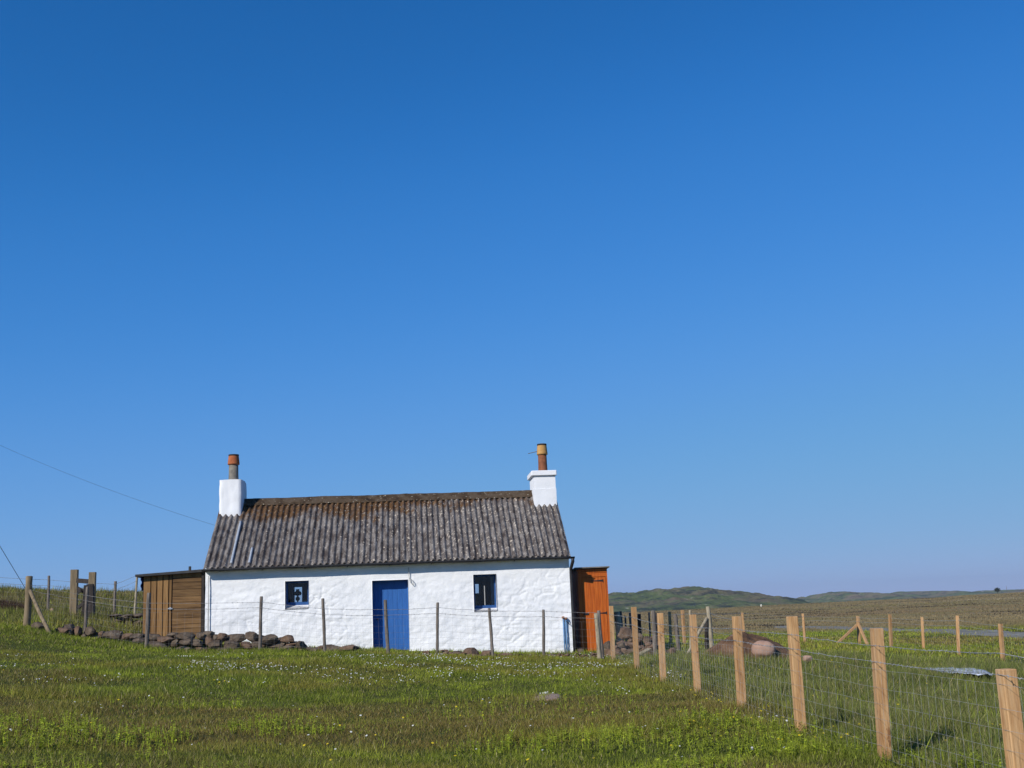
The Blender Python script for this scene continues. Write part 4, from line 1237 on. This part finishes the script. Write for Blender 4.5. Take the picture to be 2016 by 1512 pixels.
# two stout gate posts with a rail and a broken gate
def gate():
    a_t, a_b = at(147, 1121.5, 33), at(144.5, 1214, 33)
    b_t, b_b = at(182.5, 1126.5, 32.4), at(179.5, 1212, 32.4)
    for (t, b, w, l) in ((a_t, a_b, .185, 'taller thick square gate post left of the broken gate'), (b_t, b_b, .17, 'shorter thick square gate post right of the broken gate')):
        b2 = b.copy(); b2.z = min(b.z, gz(b.x, b.y))
        r = empty('gate_post', b2, 0, l, 'gate post', 'pair of old gate posts')
        square_post(r, t, b2, w, M['gate_wood'], .12, 'post')
    c = at(165, 1212, 32.7)
    g = empty('gate', c, 0, 'dark broken wooden gate hanging between the two thick posts', 'gate')
    m = MB()
    p0, p1 = at(152, 1143, 32.9) - c, at(177, 1145, 32.4) - c
    d_ = p1 - p0; Mx = Matrix.Translation(p0) @ d_.to_track_quat('X', 'Z').to_matrix().to_4x4()
    m.box((0, -.03, -.06), (d_.length, .03, .06), Mx); m.build('rail', M['dark_wood'], g)
    for i, (a_, b_) in enumerate((((169,1152),(164,1206)),((174,1150),(173,1208)),((179,1150),(180,1210)))):
        square_post(g, at(*a_, 32.2), at(*b_, 32.2), .085 if i < 2 else .14, M['dark_wood'], .1, 'slat')
    for (a_, b_) in (((153,1158),(178,1172)),((154,1196),(177,1178)),((154,1165),(160,1163))):
        p0, p1 = at(*a_, 32.55) - c, at(*b_, 32.3) - c
        d_ = p1 - p0; Mx = Matrix.Translation(p0) @ d_.to_track_quat('X', 'Z').to_matrix().to_4x4()
        MB().box((0, -.02, -.045), (d_.length, .02, .045), Mx).build('rail', M['dark_wood'], g)
gate()

# ------------------------------------------------------------------ wires and pole
def pole():
    Y = 33.0
    t = at(-162, 800, Y); z0 = gz(t.x, t.y)
    r = empty('utility_pole', (t.x, t.y, z0), 0, 'tall wooden pole at the left end of the overhead wire, carrying wire and stay', 'pole')
    MB().tube([(0, 0, -.4), (0, 0, (t.z - z0) + .3)], [.13, .09], 14).build('shaft', M['old_wood'], r, True)
    MB().lathe([(.03, 0), (.05, .03), (.03, .08), (.045, .11), (.0, .13)], (0.0, -.11, t.z - z0), 12).build('insulator', M['pale_stone'], r, True)
    p = at(424, 1034.5, 31.0)
    pts = []
    for k in range(41):
        q = k / 40
        v = t.lerp(p, q); v.z -= 4 * q * (1 - q) * .20
        pts.append(v)
    o = MB().tube(pts, .0032, 6).build('overhead_wire', M['cable'])
    tag(o, 'thin overhead wire sloping down from upper left to the cottage gable', 'wire')
    g = hit(54, 1166)
    o = MB().tube([t, t.lerp(g, .5) + Vector((0, 0, -.04)), g], .010, 6).build('stay_wire', M['cable'])
    tag(o, 'taut dark stay wire dropping steeply at the left edge behind the braced post', 'wire')
pole()

# ------------------------------------------------------------------ far small things
o = lone('boulder', 1498.5, 1192.2, 3.2, 4.6, 300, M['pale_stone'], 'tiny bright white stone far out on the moor below the hill', 'stone', 55)
def far_house():
    p = at(1934, 1166.2, 1850); p.z -= 1
    r = empty('cottage', p, .2, 'tiny white house on the far right skyline', 'house')
    MB().box((-2.2, -1.5, -2), (2.2, 1.5, 2.0)).build('wall', M['pale_stone'], r)
    MB().add([(-2.3,-1.7,2),(2.3,-1.7,2),(2.3,1.7,2),(-2.3,1.7,2),(-2.3,0,3.2),(2.3,0,3.2)], [(0,1,5,4),(2,3,4,5),(0,4,3),(1,2,5)]).build('roof', M['slate'], r)
far_house()
def far_bush():
    p = at(1963.5, 1162.5, 700)
    r = empty('tree', p, 0, 'small dark tree alone on the far right skyline', 'tree')
    MB().tube([(0,0,-3),(0,0,.6)], [.16,.1], 8).build('trunk', M['dark_wood'], r)
    n = 900
    u = rng.normal(size=(n, 3)) * np.array([.62, .62, .5]); c = u + np.array([0, 0, .45])
    a = rng.normal(size=(n, 3, 3)) * .17
    o = tri_mesh('crown', c[:, None, :] + a, np.tile([.035, .045, .02], (n, 1)) * rng.uniform(.6, 1.4, (n, 1)), M['blade'])
    o.parent = r
far_bush()
pp = at(1981.5, 1166, 800)
o = MB().tube([pp - Vector((0, 0, 3)), at(1981.5, 1154.5, 800)], .10, 6).build('utility_pole', M['old_wood']); tag(o, 'hair thin far pole on the right skyline beside the small dark tree', 'pole')

# ------------------------------------------------------------------ grass
FENCE_X = np.array([[b.x, b.y] for b in [at(*q[1], q[2]) for q in NEAR]])[::-1]
def right_of_fence(x, y):
    return x - np.interp(y, FENCE_X[::-1][:, 1] if FENCE_X[0, 1] > FENCE_X[-1, 1] else FENCE_X[:, 1], FENCE_X[::-1][:, 0] if FENCE_X[0, 1] > FENCE_X[-1, 1] else FENCE_X[:, 0])

def in_house(x, y):
    dx, dy = x - O.x, y - O.y
    u, v = dx * Ax.x + dy * Ax.y, dx * Bx.x + dy * Bx.y
    return (u > -1.75) & (u < W + 1.0) & (v > -.02) & (v < D + .3) & ~((u > W + .02) & (v < .4)) & ~((u < 0) & (v < .1))

def turf_colour(x, y, n):
    a = fbm(x * .30, y * .55, 21); b = fbm(x * 1.2, y * 1.6, 23); c = fbm(x * .11 + 3, y * .2, 27)
    rf = sst(-.2, .8, right_of_fence(x, y)) * (y < 34)
    u = rng.random(n)
    col = np.tile(GREEN, (n, 1))
    br = np.clip(sst(.44, .60, a) * .85 - rf * .35, 0, 1)
    col = col * (1 - br[:, None]) + OLIVE * br[:, None]
    k = sst(.56, .70, b) * .6; col = col * (1 - k[:, None]) + LIME * k[:, None]
    k = sst(.55, .35, b) * .35; col = col * (1 - k[:, None]) + DARK * k[:, None]
    k = sst(.56, .68, c) * .55 * (1 - rf); col = col * (1 - k[:, None]) + RUST * k[:, None]
    k = rf * .65; col = col * (1 - k[:, None]) + np.array([.135,.155,.055]) * k[:, None]
    col = np.where((u < .06 + .08 * rf)[:, None], STRAW * .8, col)
    k = sst(27, 33, y) * sst(-6, -9, x) * .65; col = col * (1 - k[:, None]) + np.array([.15,.135,.045]) * k[:, None]
    col = np.where((u < .06)[:, None], STRAW, col)
    col = np.where((u > .93)[:, None], LIME, col)
    col = col * rng.uniform(.65, 1.35, (n, 1))
    return col

def blades(x, y, h, w, lean, col):
    n = len(x)
    z = gz_raw(x, y) - .012
    a = rng.uniform(0, math.pi * 2, n); b = rng.uniform(0, math.pi * 2, n)
    base = np.c_[x, y, z]
    s = np.c_[np.cos(a) * w / 2, np.sin(a) * w / 2, np.zeros(n)]
    tip = base + np.c_[np.cos(b) * h * lean, np.sin(b) * h * lean, h]
    return np.stack([base - s, base + s, tip], 1), col

def polar(n, d0, d1, power, half=36):
    u = rng.random(n); k = 2 - power
    d = (d0 ** k + u * (d1 ** k - d0 ** k)) ** (1 / k)
    a = np.radians(rng.uniform(-half, half, n))
    return d * np.sin(a), d * np.cos(a)

def grow():
    V, C = [], []
    # short grazed turf
    n = 900000
    x, y = polar(n, 6.0, 31.0, 1.55)
    ok = ~in_house(x, y); x, y = x[ok], y[ok]; n = len(x)
    d = np.hypot(x, y); rf = sst(-.2, 1.0, right_of_fence(x, y)) * (y < 33)
    tall = fbm(x * .7, y * .7, 33)
    h = rng.uniform(.025, .06, n) * (1 + 1.1 * sst(.5, .72, tall)) * (1 + rf * 1.3)
    h *= 1 + .8 * sst(25.3, 26.6, y) * (x < -2.9)
    w = (.0032 + .00045 * d) * rng.uniform(.7, 1.3, n)
    v, c = blades(x, y, h, w, rng.uniform(.1, 1.1, n), turf_colour(x, y, n)); V.append(v); C.append(c)
    # middle distance pasture
    n = 330000
    x, y = polar(n, 29.0, 95.0, 1.4, 34)
    ok = ~in_house(x, y); x, y = x[ok], y[ok]; n = len(x)
    d = np.hypot(x, y); h = rng.uniform(.05, .14, n); w = (.0035 + .0006 * d) * rng.uniform(.7, 1.3, n)
    col = turf_colour(x, y, n); mz = moor_mask(x, y)
    mcol = np.array([.25,.20,.095]) * rng.uniform(.82, 1.18, (n, 1))
    col = col * 1.12 * (1 - mz[:, None]) + mcol * mz[:, None]
    # keep the gravel track bare
    v, c = blades(x, y, h, w, rng.uniform(.1, .8, n), col)
    tr = track_mask(x, y); V.append(v[~tr]); C.append(c[~tr])
    o = tri_mesh('grass', np.concatenate(V), np.concatenate(C), M['blade'])
    tag(o, 'short tufted grass covering the field around the cottage', 'grass', kind='stuff')
    # moor grass
    n = 300000
    x, y = polar(n, 80.0, 420.0, 1.55, 34)
    ok = x / y > .02; x, y = x[ok], y[ok]; n = len(x)
    d = np.hypot(x, y); mz = moor_mask(x, y)
    k = fbm(x * .03, y * .09, 51); k2 = fbm(x * .012, y * .05, 53)
    col = np.array([.265,.19,.095]) * (1 - sst(.4, .6, k)[:, None]) + np.array([.31,.235,.115]) * sst(.4, .6, k)[:, None]
    g_ = sst(.5, .66, k2)[:, None] * .7; col = col * (1 - g_) + np.array([.225,.195,.075]) * g_
    dk = (fbm(x * .06, y * .3, 57) > .66)[:, None]; col = np.where(dk, np.array([.035,.025,.018]), col)
    col = col * rng.uniform(.82, 1.18, (n, 1))
    col = np.where((band(x, y, [(1800,1187.5),(1880,1183),(1950,1179.5),(2030,1177)], 5.5) & (rng.random(n) < .6))[:, None], np.array([.42,.34,.20]), col)
    for a, b in (((1478,1213),(1535,1212)), ((1598,1211),(1642,1208)), ((1694,1205),(1718,1202)), ((1500,1231),(1556,1233)), ((1560,1207),(1600,1206)), ((1800,1196),(1822,1194)), ((1830,1184),(1850,1182)), ((1412,1208),(1450,1209)), ((1905,1190),(1930,1188))):
        col = np.where((band(x, y, [a, b], .035 * hit(*a).y * .35) & (rng.random(n) < .8))[:, None], np.array([.03,.02,.014]), col)
    tr = track_mask(x, y) | (mz < .3)
    v, c = blades(x, y, rng.uniform(.06, .17, n), .012 + .0006 * d, rng.uniform(.2, 1.0, n), col)
    o = tri_mesh('moor_grass', v[~tr], c[~tr], M['blade'])
    tag(o, 'brown and straw coloured moor grass beyond the paddock', 'moor grass', kind='stuff')

def band(x, y, pxs, wd):
    P = np.array([tuple(hit(*p)) for p in pxs]); dmin = np.full(len(x), 1e9)
    for a, b in zip(P[:-1], P[1:]):
        vx, vy = b[0] - a[0], b[1] - a[1]; L2 = vx * vx + vy * vy + 1e-9
        t = np.clip(((x - a[0]) * vx + (y - a[1]) * vy) / L2, 0, 1)
        dmin = np.minimum(dmin, np.hypot(x - a[0] - t * vx, (y - a[1] - t * vy)))
    return dmin < wd
_tp = np.array([tuple(hit(*p)) for p in [(1540,1233.5),(1590,1234.5),(1650,1237),(1720,1239.5),(1800,1242),(1870,1244),(1950,1247),(2016,1250),(2100,1255)]])
def track_mask(x, y):
    dmin = np.full(len(x), 1e9)
    for a, b in zip(_tp[:-1], _tp[1:]):
        vx, vy = b[0] - a[0], b[1] - a[1]; L2 = vx * vx + vy * vy
        t = np.clip(((x - a[0]) * vx + (y - a[1]) * vy) / L2, 0, 1)
        dmin = np.minimum(dmin, np.hypot(x - a[0] - t * vx, y - a[1] - t * vy))
    return (dmin < 1.6) & (rng.random(len(x)) < .72)
grow()

# long tufts round posts, stones and the wall foot, coarse clumps beyond the fence
SHEET = hit(1888, 1337)
def tufts():
    V, C = [], []
    cx, cy, hh, nn, rad = [], [], [], [], []
    def add(p, h, n, r): cx.append(p.x); cy.append(p.y); hh.append(h); nn.append(n); rad.append(r)
    for t, b, Y, w in NEAR: add(at(*b, Y), .16, 160, .16)
    for t, b, Y, w in FRONT: add(at(*b, Y), .15, 90, .14)
    for t, b, Y, w in FAR: add(at(*b, Y), .2, 60, .2)
    for px in range(400, 760, 7):
        p = hit(px, 1290 if px > 600 else 1284); add(p, random.uniform(.05, .10), 20, .12)
    for px in range(840, 1130, 7):
        p = hw(hp(px, 1282)[0], -.16 - random.random() * .25, 0); add(p, random.uniform(.05, .12), 16, .10)
    for px in range(1400, 1570, 6):
        p = at(px, 1302, 24.2); add(p, random.uniform(.1, .2), 30, .2)
    for i in range(520):
        y = rng.uniform(7.5, 26); x = np.interp(y, FENCE_X[:, 1][::-1] if FENCE_X[0,1] > FENCE_X[-1,1] else FENCE_X[:, 1], FENCE_X[:, 0][::-1] if FENCE_X[0,1] > FENCE_X[-1,1] else FENCE_X[:, 0]) + rng.uniform(.1, 8)
        add(Vector((x, y, 0)), rng.uniform(.14, .34), 44, rng.uniform(.08, .25))
    for i in range(260):
        d = rng.uniform(9, 25); a = math.radians(rng.uniform(-30, 12)); p = Vector((d * math.sin(a), d * math.cos(a), 0))
        if right_of_fence(np.array([p.x]), np.array([p.y]))[0] < 0: add(p, rng.uniform(.06, .12), 60, rng.uniform(.12, .4))
    for i in range(300):
        p = at(rng.uniform(-40, 280), rng.uniform(1166, 1230), rng.uniform(29, 45)); add(p, rng.uniform(.12, .3), 40, .3)
    for _ in range(130):
        p = at(rng.uniform(-40, 44), rng.uniform(1190, 1214), rng.uniform(34.5, 37.5)); n = 40
        x = p.x + rng.normal(size=n) * .18; y = p.y + rng.normal(size=n) * .18
        v, c = blades(x, y, rng.uniform(.08, .3, n), rng.uniform(.015, .03, n), rng.uniform(.1, .9, n), np.array([.085, .045, .03]) * rng.uniform(.5, 1.5, (n, 1)))
        V.append(v); C.append(c)
    for a, b, h, n, r in zip(cx, cy, hh, nn, rad):
        x = a + rng.normal(size=n) * r * .6; y = b + rng.normal(size=n) * r * .6
        ok = ~in_house(x, y); x, y = x[ok], y[ok]; n = len(x)
        ok = (np.hypot(x - SHEET.x, y - SHEET.y) > .75); x, y = x[ok], y[ok]; n = len(x)
        if n == 0: continue
        d = np.hypot(x, y)
        col = turf_colour(x, y, n) * rng.uniform(.8, 1.15)
        v, c = blades(x, y, h * rng.uniform(.45, 1.1, n), (.0035 + .00035 * d) * rng.uniform(.7, 1.3, n), rng.uniform(.05, .6, n), col)
        V.append(v); C.append(c)
    o = tri_mesh('tall_grass', np.concatenate(V), np.concatenate(C), M['blade'])
    tag(o, 'longer grass tufts round the posts, stones and beyond the new fence', 'tall grass', kind='stuff')
tufts()

# leafy weeds in the foreground
def weeds():
    V, C = [], []
    pts = []
    for _ in range(11000):
        d = rng.uniform(8.2, 16.5); a = math.radians(rng.uniform(-30, 22))
        x, y = d * math.sin(a), d * math.cos(a)
        k = float(fbm(np.array([x * .75]), np.array([y * .75]), 61)[0])
        px = x / y * F
        bias = .18 * math.exp(-((px - 340) / 140) ** 2) + .05 * math.exp(-((px + 260) / 90) ** 2) + .05 * math.exp(-((px + 490) / 90) ** 2) + .05 * math.exp(-((px + 850) / 160) ** 2) - .04 + (.02 if d < 11.5 else -.06 * (d - 11.5) / 3)
        if k + bias > .525: pts.append((x, y, 1.0))
    for _ in range(160):
        d = rng.uniform(14, 20); a = math.radians(rng.uniform(-6, 6)); pts.append((d * math.sin(a), d * math.cos(a), 1.2))
    for x, y, s in pts:
        z = gz(x, y); h = rng.uniform(.06, .17) * s; lx, ly = rng.uniform(-.25, .25, 2) * h
        base = np.array([x, y, z]); tip = base + np.array([lx, ly, h])
        g_ = LIME * rng.uniform(.72, 1.25) if rng.random() < .75 else GREEN * rng.uniform(.8, 1.4)
        w = .004
        V.append(np.stack([base - [w, 0, 0], base + [w, 0, 0], tip])[None]); C.append(g_[None])
        nl = int(rng.integers(7, 14))
        q = rng.uniform(.15, 1.0, nl); p = base + (tip - base) * q[:, None]
        an = rng.uniform(0, 2 * math.pi, nl); L = rng.uniform(.02, .048, nl) * (1.15 - .5 * q)
        dr = np.c_[np.cos(an), np.sin(an), rng.uniform(-.15, .6, nl)]; sd = np.c_[-np.sin(an), np.cos(an), np.zeros(nl)]
        e = p + dr * L[:, None]; m1 = p + dr * L[:, None] * .45
        wd = (L * .32)[:, None]
        V.append(np.stack([p, m1 + sd * wd, e], 1)); V.append(np.stack([p, e, m1 - sd * wd], 1))
        cc = g_ * rng.uniform(.75, 1.3, (nl, 1)); C.append(cc); C.append(cc)
    o = tri_mesh('weeds', np.concatenate(V), np.concatenate(C), M['blade'])
    tag(o, 'bright green leafy weeds growing through the foreground turf', 'weeds', kind='stuff')
weeds()

# daisies and buttercups
def flowers():
    def heads(name, P, r, col, label, cat):
        V, C = [], []
        for (x, y) in P:
            z = gz(x, y) + rng.uniform(.035, .075)
            t = np.array([rng.uniform(-.4, .3), rng.uniform(-.75, -.1), 1.0]); t /= np.linalg.norm(t)
            u = np.cross(t, [0, 1, 0]); u /= np.linalg.norm(u); v = np.cross(t, u)
            rr = r * rng.uniform(.7, 1.25); c = np.array([x, y, z]); n = 7
            ring = [c + (u * math.cos(2*math.pi*k/n) + v * math.sin(2*math.pi*k/n)) * rr for k in range(n)]
            for k in range(n):
                V.append(np.stack([c + t * rr * .12, ring[k], ring[(k+1) % n]])); C.append(np.array(col) * rng.uniform(.85, 1.08))
            V.append(np.stack([np.array([x - .003, y, z - .07]), np.array([x + .003, y, z - .07]), c])); C.append(GREEN)
        o = tri_mesh(name, np.array(V), np.array(C), M['blade'])
        tag(o, label, cat, kind='stuff')
    P = []
    tries = 0
    while len(P) < 1050 and tries < 60000:
        tries += 1
        px = rng.uniform(-20, 1420); py = 1291 + abs(rng.normal()) * 24
        if py > 1400: continue
        h = hit_cache(px, py)
        k = float(fbm(np.array([h[0] * .9]), np.array([h[1] * 1.4]), 71)[0]) + .07 * math.exp(-((px - 900) / 330) ** 2) - (.05 if px < 350 else 0)
        if k > .575: P.append((h[0], h[1]))
    for _ in range(70):
        h = hit_cache(rng.uniform(0, 1700), rng.uniform(1330, 1510)); P.append((h[0], h[1]))
    for cx, cy, n in ((1320,1332,16),(1345,1336,10),(1078,1372,8),(1228,1364,8),(1480,1485,4),(1400,1350,6),(380,1312,8)):
        for _ in range(n):
            h = hit_cache(cx + rng.normal() * 9, cy + rng.normal() * 3); P.append((h[0], h[1]))
    heads('daisies', P, .0115, (.82,.82,.78), 'white daisies scattered through the turf before the cottage', 'daisies')
    P = []
    for _ in range(200):
        h = hit_cache(rng.uniform(1330, 2016), rng.uniform(1300, 1470)); P.append((h[0], h[1]))
    for _ in range(35):
        h = hit_cache(rng.uniform(0, 1330), rng.uniform(1310, 1510)); P.append((h[0], h[1]))
    for cx, cy, n in ((1470,1308,9),(1508,1402,6),(1860,1325,12),(1640,1318,9),(1790,1315,5),(1855,1292,5),(430,1352,4)):
        for _ in range(n):
            h = hit_cache(cx + rng.normal() * 12, cy + rng.normal() * 4); P.append((h[0], h[1]))
    heads('buttercups', P, .0135, (.80,.62,.03), 'yellow buttercups in the grass around and beyond the new fence', 'buttercups')

def hit_cache(px, py):
    d = ray(px, py)
    Y = np.linspace(8, 36, 70)
    g = gz_raw(d.x * Y, Y)
    i = np.argmax(d.z * Y < g) or 69
    a, b = Y[i - 1], Y[i]
    fa, fb = d.z * a - g[i - 1], d.z * b - g[i]
    t = a + (b - a) * fa / (fa - fb + 1e-9)
    return d.x * t, t
flowers()

# ------------------------------------------------------------------ haze
def haze():
    m = bpy.data.materials.new('haze'); m.use_nodes = True
    nt = m.node_tree; nt.nodes.clear(); g = NG(nt)
    out = g.node('ShaderNodeOutputMaterial'); v = g.node('ShaderNodeVolumePrincipled')
    v.inputs['Color'].default_value = (.80, .88, 1.0, 1); v.inputs['Density'].default_value = HAZE_DENSITY
    v.inputs['Anisotropy'].default_value = 0.2
    g.link(v.outputs[0], out.inputs['Volume'])
    o = MB().box((-4700, -4700, -75), (4700, 4700, 60)).build('haze', m)
    tag(o, 'thin blue summer haze over the moor and hills', 'haze', kind='stuff')
HAZE_DENSITY = 0.00012
haze()

# ------------------------------------------------------------------ light
EL = math.radians(33)
sun_h = Vector((-math.sin(math.radians(39)), -math.cos(math.radians(39)), 0))
to_sun = Vector((sun_h.x * math.cos(EL), sun_h.y * math.cos(EL), math.sin(EL)))
sl = bpy.data.lights.new('sun', 'SUN'); sl.energy = 4.6; sl.angle = math.radians(.5); sl.color = (1.0, .955, .88)
so = bpy.data.objects.new('sun', sl); COL.objects.link(so)
so.rotation_euler = to_sun.to_track_quat('Z', 'Y').to_euler()

w = bpy.data.worlds.new('World'); S.world = w; w.use_nodes = True
nt = w.node_tree; nt.nodes.clear(); g = NG(nt)
sky = g.node('ShaderNodeTexSky', sky_type='NISHITA')
sky.sun_disc = False; sky.sun_elevation = EL; sky.sun_rotation = math.atan2(to_sun.x, to_sun.y)
sky.altitude = 0; sky.air_density = 1.0; sky.dust_density = 0.0; sky.ozone_density = 10.0
K_SKY = 0.12
def scale(col, k):
    n = g.node('ShaderNodeMix', data_type='RGBA', blend_type='MULTIPLY'); n.inputs[0].default_value = 1.0
    n.clamp_result = False
    g.link(col, n.inputs[6]); n.inputs[7].default_value = (k, k, k, 1); return n.outputs[2]
cv = g.node('ShaderNodeRGBCurve')               # a clear, deep northern blue
for ch, pts in enumerate((((0, 0), (.064, .0144), (.097, .038), (.208, .119), (.604, .262), (1, .40)),
                          ((0, 0), (.159, .133), (.238, .212), (.471, .345), (.855, .432), (1, .45)),
                          ((0, 0), (.391, .43), (.553, .61), (.82, .73), (.93, .725), (1, .72)))):
    c = cv.mapping.curves[ch].points
    c[0].location = pts[0]; c[-1].location = pts[-1]
    for p in pts[1:-1]: c.new(*p)
cv.mapping.update()
bg = g.node('ShaderNodeBackground'); bg.inputs[1].default_value = K_SKY
out = g.node('ShaderNodeOutputWorld')
g.link(scale(sky.outputs[0], K_SKY), cv.inputs['Color'])
g.link(scale(cv.outputs[0], 1 / K_SKY), bg.inputs[0]); g.link(bg.outputs[0], out.inputs[0])

vs_ = S.view_settings
S.display_settings.display_device = 'sRGB'
vs_.view_transform = 'Standard'; vs_.look = 'None'; vs_.exposure = 0.0; vs_.gamma = 1.0; vs_.use_curve_mapping = False
S.render.engine = 'CYCLES'
S.cycles.max_bounces = 6
S.cycles.transparent_max_bounces = 8
